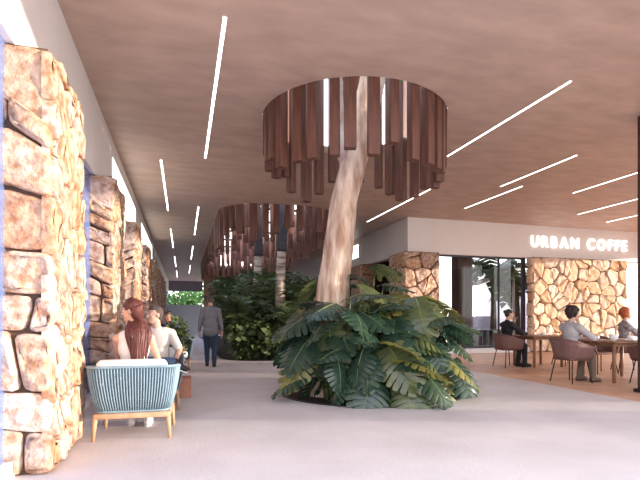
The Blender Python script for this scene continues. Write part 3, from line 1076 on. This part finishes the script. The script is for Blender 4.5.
for i, (x, y, h, R, nf, l) in enumerate(PB):
    palm_bush((x, y, -0.03), h * 1.04, R, nf + 8, l, 200 + i)

def palm(loc, label, seed, lean, dark0=3.35):
    r = random.Random(seed)
    t = thing('palm_tree', label, 'tree', loc, group='palm trees in the long planter')
    b = MB()
    pts, rad = [], []
    for i in range(47):
        z = i * 0.10 - .0
        pts.append(Vector((lean * z * .1 + .02 * math.sin(z * 2), .02 * math.cos(z * 1.7), z)))
        rad.append((.17 - .008 * z) * (1.0 + (.09 if i % 2 else -.05)))
    cut = int(dark0 / .1)
    b.tube(pts[:cut + 1], rad[:cut + 1], 14); b.build('trunk', M['palmbark'], t)
    b = MB(); b.tube(pts[cut:] + [pts[-1] + Vector((0, 0, .8))], [q * 1.08 for q in rad[cut:]] + [.08], 12); b.build('sheath', M['palmdark'], t)
    top = pts[-1] + Vector((0, 0, .7))
    f = MB()
    for k in range(11):
        a = 2 * PI * k / 11 + r.uniform(-.2, .2); out = r.uniform(1.2, 1.7)
        P = [top + Vector((math.cos(a) * out * q / 9, math.sin(a) * out * q / 9, .9 * math.sin(PI * q / 9 * .8) - .3 * (q / 9) ** 2)) for q in range(10)]
        f.tube(P, .018, 4)
        side = Vector((-math.sin(a), math.cos(a), 0))
        for q in range(1, 10):
            for sg in (-1, 1):
                f.add([P[q], P[q] + side * sg * .25 + Vector((math.cos(a) * .12, math.sin(a) * .12, -.05)), P[q] + side * sg * .55 + Vector((math.cos(a) * .25, math.sin(a) * .25, -.28))], [(0, 1, 2)])
    f.build('fronds', M['palmleaf'], t)
palm(at(257, 17.5, -0.03), 'left palm tree with banded trunk in the long planter', 301, .1, 3.55)
palm(at(279, 14.9, -0.03), 'right palm tree with thicker banded trunk near the leaning tree', 302, .25, 3.35)

# ---------------------------------------------------------------- furniture
def face(dx, dy):
    return math.atan2(-dx, dy)

def upath(hw, yb, yf, rc, n=10):
    """U outline open towards +Y, from the front of the right arm round the back to the left arm"""
    pts = [Vector((hw, yf, 0)), Vector((hw, (yf + yb + rc) / 2, 0))]
    for k in range(n + 1):
        a = -PI / 2 * k / n
        pts.append(Vector((hw - rc + rc * math.cos(a), yb + rc + rc * math.sin(a), 0)))
    for k in range(1, 5):
        pts.append(Vector(((hw - rc) * (1 - 2 * k / 5), yb, 0)))
    for k in range(n + 1):
        a = -PI / 2 - PI / 2 * k / n
        pts.append(Vector((-hw + rc + rc * math.cos(a), yb + rc + rc * math.sin(a), 0)))
    pts += [Vector((-hw, (yf + yb + rc) / 2, 0)), Vector((-hw, yf, 0))]
    return pts

def resample(P, n):
    L = [0]
    for a, c in zip(P, P[1:]):
        L.append(L[-1] + (c - a).length)
    out = []
    for k in range(n):
        s = L[-1] * k / (n - 1)
        i = max(j for j in range(len(L) - 1) if L[j] <= s + 1e-9)
        i = min(i, len(P) - 2)
        t = (s - L[i]) / max(1e-9, L[i + 1] - L[i])
        out.append(P[i].lerp(P[i + 1], t))
    return out

def make_armchair(loc, rz, label):
    t = thing('rope_armchair', label, 'armchair', loc, rz, 'blue rope armchairs')
    n = 78
    lo = resample(upath(.345, -.27, .28, .10), n)
    hi = resample(upath(.415, -.36, .33, .13), n)
    zt = lambda p: .718 - .06 * max(0, (p.y + .36) / .69) ** 1.5
    for p in lo: p.z = .275
    for p in hi: p.z = zt(p)
    b = MB()
    for p, q in zip(lo, hi):
        m = p.lerp(q, .5); out = Vector((m.x, m.y, 0)).normalized() * .012
        b.tube([p, p.lerp(q, .3) + out, p.lerp(q, .65) + out, q], .0072, 6)
    b.build('rope_weave', M['rope'], t)
    b = MB(); b.tube(hi, .014, 8); b.tube(lo, .012, 8); b.build('rim_tube', M['rope'], t)
    b = MB()
    k = .965
    vs = []
    for p, q in zip(lo, hi):
        vs += [Vector((p.x * k, p.y * k, p.z)), Vector((q.x * k, q.y * k, q.z - .01))]
    b.add(vs, [(2 * i, 2 * i + 1, 2 * i + 3, 2 * i + 2) for i in range(n - 1)], True)
    o = b.build('shell_lining', M['ropeback'], t)
    s = o.modifiers.new('s', 'SOLIDIFY'); s.thickness = .012; s.offset = 0
    b = MB()
    b.box((0, -.265, .235), (.70, .05, .055), bevel=.012); b.box((0, .27, .235), (.70, .05, .055), bevel=.012)
    for sx_ in (-1, 1):
        b.box((sx_ * .335, 0, .235), (.05, .56, .055), bevel=.012)
    b.box((0, 0, .255), (.66, .50, .02))
    b.build('base_frame', M['ash'], t)
    for sx_ in (-1, 1):
        for sy_ in (-1, 1):
            b = MB(); b.tube([(sx_ * .335, sy_ * .262, .25), (sx_ * .352, sy_ * .285, .0)], [.026, .016], 12); b.build('leg', M['ash'], t)
    b = MB(); b.box((0, .03, .355), (.64, .58, .15), bevel=.05); b.build('seat_cushion', M['cushion'], t)
    b = MB(); b.box((0, -.245, .60), (.66, .15, .37), Matrix.Rotation(.14, 3, 'X'), bevel=.06); b.build('back_cushion', M['cushion'], t)
    return t

q = at(133.5, 4.60); q.y += .285
make_armchair((q.x, q.y, 0), -.05, 'blue rope armchair with white cushions seen from behind, woman seated in it')
WPOS = q.copy()
q2 = at(150, 6.2)
make_armchair((q2.x, q2.y, 0), PI + .05, 'blue rope armchair facing the camera, man in cream top seated in it')
MPOS = at(158.5, 6.2)
q3 = at(170, 10.6)
make_armchair((q3.x, q3.y, 0), PI + .3, 'blue rope armchair farther back, person with only the head showing seated in it')
TPOS = q3.copy()

b = MB(); b.box((-.26, .0, .145), (.72, .36, .29), bevel=.012)
o = b.build('low_block_bench', M['terracotta'], None, (0.02, 7.42, 0)); tag(o, 'low red-brown block bench beside the crossed foot of the seated man', 'bench')
b = MB(); b.box((-.45, 0, .20), (.9, .45, .40), bevel=.012)
o = b.build('low_block_bench', M['terracotta'], None, (0.07, 12.9, 0)); tag(o, 'dark low block bench farther along the corridor by the small potted shrub', 'bench')
t = thing('potted_shrub', 'small dark leafy shrub in a pot behind the seated man', 'plant', at(174, 10.4))
b = MB(); b.lathe((0, 0, 0), [(.15, 0), (.20, .36), (.21, .38), (.17, .38), (.16, .33)], 20); b.build('pot', M['pot'], t)
b = MB(); rr = random.Random(5)
for k in range(6):
    leafblob(b, (rr.uniform(-.15, .15), rr.uniform(-.15, .15), .5 + .09 * k), .26, 70, .14, rr)
b.build('foliage', M['palmleaf'], t)

def make_tub(loc, rz, label):
    t = thing('woven_tub_chair', label, 'chair', loc, rz, 'woven tub chairs on the terrace')
    n = 41
    lo = resample(upath(.225, -.22, .22, .16), n)
    hi = resample(upath(.31, -.30, .22, .22), n)
    vs = []
    rows = 6
    for p, q in zip(lo, hi):
        yy = max(0, min(1, (q.y + .30) / .52))
        top = .80 - .155 * yy ** .9
        for j in range(rows):
            s = j / (rows - 1)
            e_ = s ** .75
            vs.append(Vector((p.x + (q.x - p.x) * e_, p.y + (q.y - p.y) * e_, .43 + (top - .43) * s)))
    b = MB()
    fs = []
    for i in range(n - 1):
        for j in range(rows - 1):
            a = i * rows + j
            fs.append((a, a + 1, a + rows + 1, a + rows))
    b.add(vs, fs, True)
    o = b.build('woven_shell', M['weave'], t)
    s = o.modifiers.new('s', 'SOLIDIFY'); s.thickness = .022; s.offset = 0
    b = MB(); b.tube([vs[i * rows + rows - 1] for i in range(n)], .016, 8); b.build('rim', M['weave'], t)
    b = MB(); b.box((0, 0, .435), (.44, .43, .05), bevel=.02); b.build('seat', M['weave'], t)
    for sx_ in (-1, 1):
        for sy_ in (-1, 1):
            b = MB(); b.tube([(sx_ * .19, sy_ * .17, .42), (sx_ * .25, sy_ * .235, 0)], [.012, .010], 8); b.build('leg', M['black'], t)
    return t

def make_table(loc, w_, d_, label, rz=0):
    t = thing('terrace_table', label, 'table', loc, rz, 'wooden tables on the terrace')
    b = MB(); b.box((0, 0, .735), (w_, d_, .032), bevel=.012); b.build('table_top', M['tablewood'], t)
    b = MB()
    for s in (-1, 1):
        b.box((0, s * (d_ / 2 - .09), .69), (w_ - .2, .022, .06)); b.box((s * (w_ / 2 - .09), 0, .69), (.022, d_ - .2, .06))
    b.build('apron', M['tablewood'], t)
    for sx_ in (-1, 1):
        for sy_ in (-1, 1):
            b = MB(); b.tube([(sx_ * (w_ / 2 - .08), sy_ * (d_ / 2 - .08), .719), (sx_ * (w_ / 2 - .08), sy_ * (d_ / 2 - .08), 0)], [.036, .030], 14); b.build('leg', M['tablewood'], t)
    return t

GP = Vector((6.86, 7.02, 0)); BP = Vector((7.47, 9.56, 0)); RP = at(626.5, 10.4)
make_tub(GP, face(1, .05), 'woven tub chair nearest the monstera side, person in pale grey top seated in it')
make_tub(BP, face(1, -.05), 'woven tub chair by the coffee shop window, person in black seated in it')
make_tub(RP, face(.85, -.5), 'woven tub chair at the back, red-haired person seated in it')
make_tub((9.25, 9.6, 0), face(-1, .1), 'empty woven tub chair across the table from the person in black')
make_tub((8.03, 6.38, 0), face(0, 1), 'empty woven tub chair at the right edge, near side of the nearest table')
make_tub((8.55, 7.98, 0), face(-.1, -1), 'empty woven tub chair on the far side of the nearest table')
make_table((8.33, 9.55, 0), .95, .85, 'wooden terrace table in front of the person in black')
make_table((8.02, 7.06, 0), 1.14, .86, 'wooden terrace table in front of the person in pale grey, at the right edge')

TZ = .7515
def cup(x, y, label, k=1.0):
    t = thing('cup', label, 'cup', (x, y, TZ), group='white cups on the terrace tables')
    b = MB(); b.lathe((0, 0, 0), [(.026 * k, 0), (.040 * k, .035 * k), (.044 * k, .085 * k), (.040 * k, .085 * k), (.035 * k, .03 * k), (.01, .012)], 20); b.build('body', M['china'], t)
    b = MB(); b.tube([(.042 * k, 0, .07 * k), (.066 * k, 0, .065 * k), (.064 * k, 0, .035 * k), (.040 * k, 0, .028 * k)], .005, 6); b.build('handle', M['china'], t)
def plate(x, y, label, R=.12):
    b = MB(); b.lathe((0, 0, 0), [(R * .55, 0), (R, .016), (R, .021), (R * .6, .008), (.005, .008)], 28)
    o = b.build('plate', M['china'], None, (x, y, TZ)); tag(o, label, 'plate', 'white plates on the terrace tables')
def bowl(x, y, label, R=.085):
    b = MB(); b.lathe((0, 0, 0), [(R * .45, 0), (R * .8, .05), (R, .12), (R * .94, .12), (R * .7, .05), (.005, .015)], 28)
    o = b.build('bowl', M['china'], None, (x, y, TZ)); tag(o, label, 'bowl')
bowl(7.64, 6.82, 'tall white bowl on the near left corner of the nearest terrace table')
plate(7.66, 7.16, 'white plate in front of the person in pale grey')
plate(8.05, 6.86, 'white plate at the empty near side of the nearest terrace table')
plate(8.30, 7.25, 'white plate on the far half of the nearest terrace table')
cup(7.82, 7.36, 'white cup on the far left corner of the nearest terrace table')
cup(8.22, 6.98, 'white cup in the middle of the nearest terrace table', 1.1)
cup(8.02, 9.62, 'white cup in front of the person in black')
cup(8.44, 9.50, 'white cup in the middle of the table by the coffee shop window')
plate(8.14, 9.36, 'white plate on the near edge of the table by the coffee shop window')
plate(8.60, 9.70, 'white plate in front of the empty chair opposite the person in black')

# ---------------------------------------------------------------- people
def cap(mb, a, ra, c, rc, n=12):
    a, c = Vector(a), Vector(c)
    mb.tube([a, a.lerp(c, .33), a.lerp(c, .66), c], [ra, ra + (rc - ra) * .33, ra + (rc - ra) * .66, rc], n)
    mb.ell(a, (ra,) * 3, None, n, 8); mb.ell(c, (rc,) * 3, None, n, 8)

def ik(a, c, l1, l2, pole):
    a, c = Vector(a), Vector(c)
    d = c - a
    L = min(d.length, (l1 + l2) * .999)
    dn = d.normalized()
    c = a + dn * L
    x = (l1 * l1 - l2 * l2 + L * L) / (2 * L)
    h = math.sqrt(max(0, l1 * l1 - x * x))
    p = Vector(pole) - dn * Vector(pole).dot(dn)
    return a + dn * x + p.normalized() * h, c

def hand(mb, wrist, d, nrm, side, curl=.5):
    d = Vector(d).normalized(); nrm = Vector(nrm); nrm = (nrm - d * nrm.dot(d)).normalized()   # nrm: out of the palm
    lat = d.cross(nrm).normalized() * side           # towards the thumb
    for k, (off, ln) in enumerate(((.027, .068), (.009, .074), (-.009, .070), (-.026, .056))):
        kn = wrist + d * .088 + lat * off
        cap(mb, wrist + lat * off * .55 + d * .01, .016, kn, .0125, 8)
        a1 = curl; d1 = (d * math.cos(a1) + nrm * math.sin(a1))
        p1 = kn + d1 * ln * .55
        a2 = curl * 2.1; d2 = (d * math.cos(a2) + nrm * math.sin(a2))
        cap(mb, kn, .0105, p1, .0095, 8); cap(mb, p1, .0095, p1 + d2 * ln * .5, .008, 8)
    t0 = wrist + d * .025 + lat * .026
    t1 = t0 + (d * .6 + lat * .7 + nrm * .25).normalized() * .045
    cap(mb, t0, .015, t1, .0115, 8); cap(mb, t1, .0115, t1 + (d * .85 + lat * .25 + nrm * .3).normalized() * .032, .009, 8)

def person(label, loc, rz, P, skin, top, bottom, shoe, hairm, hair):
    t = thing('person', label, 'person', loc, rz)
    H = Vector(P.get('hip', (0, 0, .52)))
    lean = Vector((P.get('lx', 0), P.get('lean', 0), 1)).normalized()
    tw = Matrix.Rotation(P.get('twist', 0), 3, 'Z')
    k = P.get('k', 1.0)
    N = H + lean * .50 * k
    fem = P.get('slim', 1.0)
    SHW = .185 * fem * k
    sh = {s: N + tw @ Vector((s * SHW, 0, -.045)) for s in (-1, 1)}
    hp = {s: H + Vector((s * .092, 0, 0)) for s in (-1, 1)}
    HR = Matrix.Rotation(P.get('yaw', 0), 3, 'Z') @ Matrix.Rotation(P.get('pitch', 0), 3, 'X')
    hc = N + lean * (.155 + P.get('neck', 0)) + Vector((0, .025, 0)) + HR @ Vector((0, .02, .05))
    joints = {}
    for s in (-1, 1):
        w_ = P['hand'][s]
        el, wr = ik(sh[s], w_, .285 * k, .255 * k, P.get('epole', {}).get(s, (s * .6, -1, -.4)))
        kn, an = ik(hp[s], P['ankle'][s], .43 * k, .42 * k, P.get('kpole', {}).get(s, (0, 1, .3)))
        joints[s] = (el, wr, kn, an)
    rotT = (Matrix.Rotation(-math.atan2(lean.y, lean.z), 3, 'X') @ tw)
    B = MB()
    def torso(mb, g):
        mb.ell(H + lean * .36 * k, (.158 * fem + g, .105 * (1 + (1 - fem)) + g, .17 + g), rotT)
        mb.ell(H + lean * .19 * k, (.135 * fem + g, .098 + g, .16 + g), rotT)
        mb.ell(H + lean * .04 * k, (.158 + g, .115 + g, .13 + g))
        cap(mb, sh[-1] * .75 + sh[1] * .25 + Vector((0, 0, .012)), .062 + g, sh[1] * .75 + sh[-1] * .25 + Vector((0, 0, .012)), .062 + g)
        for s in (-1, 1):
            if g > 0 and P.get('sleeve', 1) == 0:
                continue
            cap(mb, sh[s], .056 * fem + g, sh[s] * .55 + (N + lean * .02) * .45, .052 + g)
    torso(B, 0)
    cap(B, N - lean * .04, .062, hc - HR @ Vector((0, .02, .05)), .054)
    # head
    def he(mb, c, r, **kw):
        mb.ell(hc + HR @ Vector(c), r, HR, **kw)
    he(B, (0, -.012, .032), (.074, .096, .088))
    he(B, (0, .030, -.030), (.060, .062, .082))
    he(B, (0, .052, -.083), (.034, .036, .030))
    he(B, (0, .072, .026), (.052, .020, .013))
    for s in (-1, 1):
        he(B, (s * .036, .060, -.028), (.022, .022, .02))
        he(B, (s * .075, -.008, -.004), (.010, .022, .031))
    cap(B, hc + HR @ Vector((0, .086, .012)), .009, hc + HR @ Vector((0, .108, -.026)), .0135, 8)
    he(B, (0, .086, -.056), (.024, .010, .010))
    for s in (-1, 1):
        el, wr, kn, an = joints[s]
        cap(B, sh[s], .050 * fem, el, .038 * fem); cap(B, el, .039 * fem, wr, .027 * fem)
        hd = P.get('hdir', {}).get(s, None)
        hd = Vector(hd) if hd else (wr - el)
        hand(B, wr, hd, P.get('palm', {}).get(s, (0, 0, -1)), P.get('thumb', {}).get(s, -s), P.get('curl', .5))
        cap(B, hp[s], .083, kn, .054); cap(B, kn, .054, kn.lerp(an, .35), .052); cap(B, kn.lerp(an, .35), .052, an, .036)
        fd = Vector(P.get('foot', {}).get(s, (0, 1, 0))).normalized()
        up = Vector(P.get('footup', {}).get(s, (0, 0, 1)))
        heel = an - fd * .035 - up * .045; toe = an + fd * .17 - up * .052
        cap(B, heel, .034, toe - fd * .03, .030); cap(B, an, .036, an + fd * .09 - up * .035, .030)
    body = smooth_mesh(B, 'body', M[skin], .0075, 3, .5, t)
    # face details
    for s in (-1, 1):
        e_ = MB(); he(e_, (s * .030, .0775, .006), (.0135, .010, .0085), seg=10, ring=6)
        ew_ = e_.build('eye', M['eyew'], t)
        e_ = MB(); he(e_, (s * .030, .0855, .006), (.006, .004, .006), seg=8, ring=6)
        e_.build('iris', M['iris'], ew_)
    e_ = MB(); he(e_, (0, .0925, -.0555), (.021, .007, .0075), seg=12, ring=6); e_.build('lips', M['lip'], t)
    # shirt
    S = MB(); torso(S, .017)
    sl = P.get('sleeve', 1.0)
    for s in (-1, 1):
        el, wr, kn, an = joints[s]
        if sl > 0:
            m = min(1, sl * 2)
            cap(S, sh[s], .068 * fem, sh[s].lerp(el, m), .058 * fem)
            if sl > .5:
                cap(S, el, .058 * fem, el.lerp(wr, (sl - .5) * 2 * .93), .043 * fem)
    if P.get('collar', True):
        cap(S, N - lean * .03, .075, N + lean * .035, .066)
    if P.get('hem', 0):
        S.ell(H - Vector((0, 0, .04)), (.188, .150, P['hem'])); S.ell(H + lean * .10, (.182, .142, .17))
    so = smooth_mesh(S, P.get('topname', 'shirt'), M[top], .011, 4, .5, t)
    # trousers
    T = MB(); T.ell(H - lean * .02, (.168, .124, .125))
    for s in (-1, 1):
        el, wr, kn, an = joints[s]
        cap(T, hp[s] + Vector((s * .002, 0, -.03)), .094, kn, .074); cap(T, kn, .072, an + (kn - an) * .06, .056)
    smooth_mesh(T, 'trousers', M[bottom], .011, 4, .5, t)
    for s in (-1, 1):
        el, wr, kn, an = joints[s]
        fd = Vector(P.get('foot', {}).get(s, (0, 1, 0))).normalized()
        up = Vector(P.get('footup', {}).get(s, (0, 0, 1)))
        S = MB()
        cap(S, an - fd * .04 - up * .040, .045, an + fd * .145 - up * .046, .040)
        cap(S, an - fd * .005 - up * .005, .050, an + fd * .08 - up * .032, .043)
        sh_o = smooth_mesh(S, 'shoe', M[shoe], .010, 2, .5, t)
        S = MB()
        a, c = an - fd * .045 - up * .076, an + fd * .15 - up * .076
        S.tube([a - fd * .03, a, a.lerp(c, .5), c, c + fd * .035], [.026, .040, .040, .042, .024], 12, flat=.28, up=fd.cross(up))
        S.build('sole', M['sole' if P.get('whitesole') else 'shoe'], sh_o)
    # hair
    Hm = MB(); rr = random.Random(len(label))
    if hair == 'short':
        he(Hm, (0, -.026, .046), (.079, .094, .086)); he(Hm, (0, -.05, .0), (.075, .062, .075))
        he(Hm, (0, .03, .088), (.058, .055, .038))
    elif hair == 'volume':
        for q_ in range(80):
            v = Vector((rr.gauss(0, 1), rr.gauss(0, 1), rr.gauss(0, 1))).normalized()
            if v.y > .35 and v.z < .35:
                continue
            if v.z < -.8:
                continue
            he(Hm, (v.x * .088, -.03 + v.y * .095, .045 + v.z * .092), (.040,) * 3, seg=8, ring=6)
        he(Hm, (0, -.025, .05), (.090, .10, .092)); he(Hm, (0, -.062, -.02), (.078, .055, .085))
    elif hair == 'bun':
        he(Hm, (0, -.022, .046), (.080, .098, .088)); he(Hm, (0, -.055, .005), (.074, .06, .075)); he(Hm, (0, -.11, .06), (.045, .045, .045))
    elif hair == 'long':
        he(Hm, (0, -.022, .044), (.083, .102, .092)); he(Hm, (0, -.055, -.02), (.080, .068, .10))
        for q_ in range(110):
            a = rr.uniform(-1, 1)
            ang = PI + a * 1.5
            root = hc + HR @ Vector((math.sin(ang) * .072, math.cos(ang) * .088 - .02, .075 - .05 * abs(a)))
            side_w = HR @ Vector((math.sin(ang) * .096, math.cos(ang) * .115 - .02, -.03)); side_w.x = side_w.x * .7 + a * .045
            m1 = hc + side_w
            end = N + Vector((P.get('hx', 0) + a * .085 * rr.uniform(.3, 1.1), -.150 - .03 * (1 - a * a), -.27 + rr.uniform(-.10, .06) + .09 * abs(a)))
            m2 = Vector((P.get('hx', 0) * .7 + a * .112, -.15 + .03 * abs(a) + N.y * .6 - .03 * rr.random(), N.z + .04))
            m3 = m2.lerp(end, .5) + Vector((rr.uniform(-.012, .012), -.012, 0))
            pts = []
            C4 = [root, m1, m2, m3, end]
            for i in range(4):
                for w2 in range(4):
                    s2 = w2 / 4
                    a0 = C4[max(0, i - 1)]; a1 = C4[i]; a2 = C4[i + 1]; a3 = C4[min(4, i + 2)]
                    pts.append(.5 * ((2 * a1) + (a2 - a0) * s2 + (2 * a0 - 5 * a1 + 4 * a2 - a3) * s2 ** 2 + (3 * a1 - a0 - 3 * a2 + a3) * s2 ** 3))
            pts.append(end)
            n_ = len(pts)
            Hm.tube(pts, [.021 * (1 - .75 * (i / (n_ - 1)) ** 2.5) for i in range(n_)], 7)
    if hair == 'long':
        Hm.build('hair', M[hairm], t)
    else:
        smooth_mesh(Hm, 'hair', M[hairm], .009, 2, .5, t)
    return t

# woman in the near armchair, head turned to the left
person('woman with long auburn hair and white sleeveless blouse seated with her back to the camera', (WPOS.x, WPOS.y + .03, 0), -.05,
       dict(hip=(-.02, -.03, .535), lean=-.03, slim=.90, k=.97, neck=.035, yaw=1.3, pitch=-.05, hx=.055,
            hand={1: (.22, .26, .56), -1: (-.20, .28, .54)}, epole={1: (.8, -.8, -.3), -1: (-.8, -.8, -.3)},
            ankle={1: (.08, .30, .085), -1: (-.10, .36, .085)}, sleeve=0.0, collar=False, whitesole=True, topname='blouse', hem=.16),
       'skin', 'blouse', 'jeans', 'sole', 'hair_auburn', 'long')
# man opposite her, one ankle over the other knee
person('man with cropped brown hair in cream top and jeans, seated with one leg crossed', (MPOS.x, MPOS.y, 0), PI + .05,
       dict(hip=(0, -.05, .52), lean=-.10, lx=.05, yaw=-1.05, pitch=0.05,
            hand={1: (.24, .30, .68), -1: (-.20, .26, .62)}, epole={1: (1, -.5, -.3), -1: (-1, -.5, -.3)},
            ankle={1: (-.20, .40, .64), -1: (-.13, .50, .085)}, kpole={1: (1, .5, .2)}, foot={1: (-.9, .25, -.35)}, footup={1: (-.25, .25, .93)},
            sleeve=.42, whitesole=True, topname='tee_shirt'),
       'skin', 'tee', 'jeans', 'shoe', 'hair_grey', 'short')
person('person with dark hair seated behind the man in cream, only the head showing', (TPOS.x, TPOS.y, 0), PI + .3,
       dict(hip=(0, -.05, .50), lean=-.08, yaw=-.9, hand={1: (.18, .32, .60), -1: (-.18, .32, .60)},
            ankle={1: (.10, .45, .085), -1: (-.10, .45, .085)}, sleeve=1.0),
       'skin_dark', 'jeans_dark', 'blacksuit', 'shoe', 'hair_dark', 'short')
# walking man
wp = at(210.5, 11.35)
person('man in grey shirt and dark jeans walking away along the corridor', wp, -.05,
       dict(hip=(0, 0, .90), lean=.05, pitch=-.22, yaw=.05,
            hand={1: (.28, .06, .80), -1: (-.27, .02, .82)}, hdir={1: (0.03, .15, -1), -1: (-.03, .1, -1)}, palm={1: (-1, 0, 0), -1: (1, 0, 0)}, thumb={1: 1, -1: -1},
            epole={1: (.5, -1, 0), -1: (-.5, -1, 0)},
            ankle={1: (.085, -.14, .10), -1: (-.08, .17, .085)}, foot={1: (.05, 1, -.12), -1: (-.05, 1, 0)}, footup={1: (0, .12, 1)},
            sleeve=.93, hem=.15),
       'skin', 'greyshirt', 'jeans_dark', 'shoe', 'hair_grey', 'short')
# terrace guests
SEAT = dict(hip=(0, -.03, .555), lean=-.02)
person('person with full dark hair in pale grey top seated at the nearest terrace table', GP, face(1, .05),
       dict(SEAT, lean=.06, yaw=-.35, pitch=-.08, hand={1: (.20, .40, .80), -1: (-.12, .42, .80)}, epole={1: (.9, -.4, -.5), -1: (-.9, -.4, -.5)},
            ankle={1: (.12, .40, .085), -1: (-.12, .34, .085)}, sleeve=.95),
       'skin', 'paleshirt', 'khaki', 'shoe_brown', 'hair_dark', 'volume')
person('person in black suit with dark hair seated at the table by the coffee shop window', BP, face(1, -.05),
       dict(SEAT, lean=.05, yaw=-.25, pitch=-.05, hand={1: (.16, .40, .80), -1: (-.06, .22, 1.07)}, hdir={-1: (.2, .2, 1)}, epole={1: (.9, -.4, -.5), -1: (-.9, .2, -.6)},
            ankle={1: (.10, .40, .085), -1: (-.10, .36, .085)}, sleeve=1.0),
       'skin', 'blacksuit', 'blacksuit', 'shoe', 'hair_dark', 'bun')
person('person with red hair and patterned top seated at the far right by the stone wall', RP, face(.85, -.5),
       dict(SEAT, yaw=0.1, hand={1: (.16, .36, .80), -1: (-.16, .38, .78)}, epole={1: (.9, -.4, -.5), -1: (-.9, -.4, -.5)},
            ankle={1: (.10, .40, .085), -1: (-.10, .40, .085)}, sleeve=.5),
       'skin', 'shirt_mix', 'jeans_dark', 'shoe', 'hair_red', 'volume')
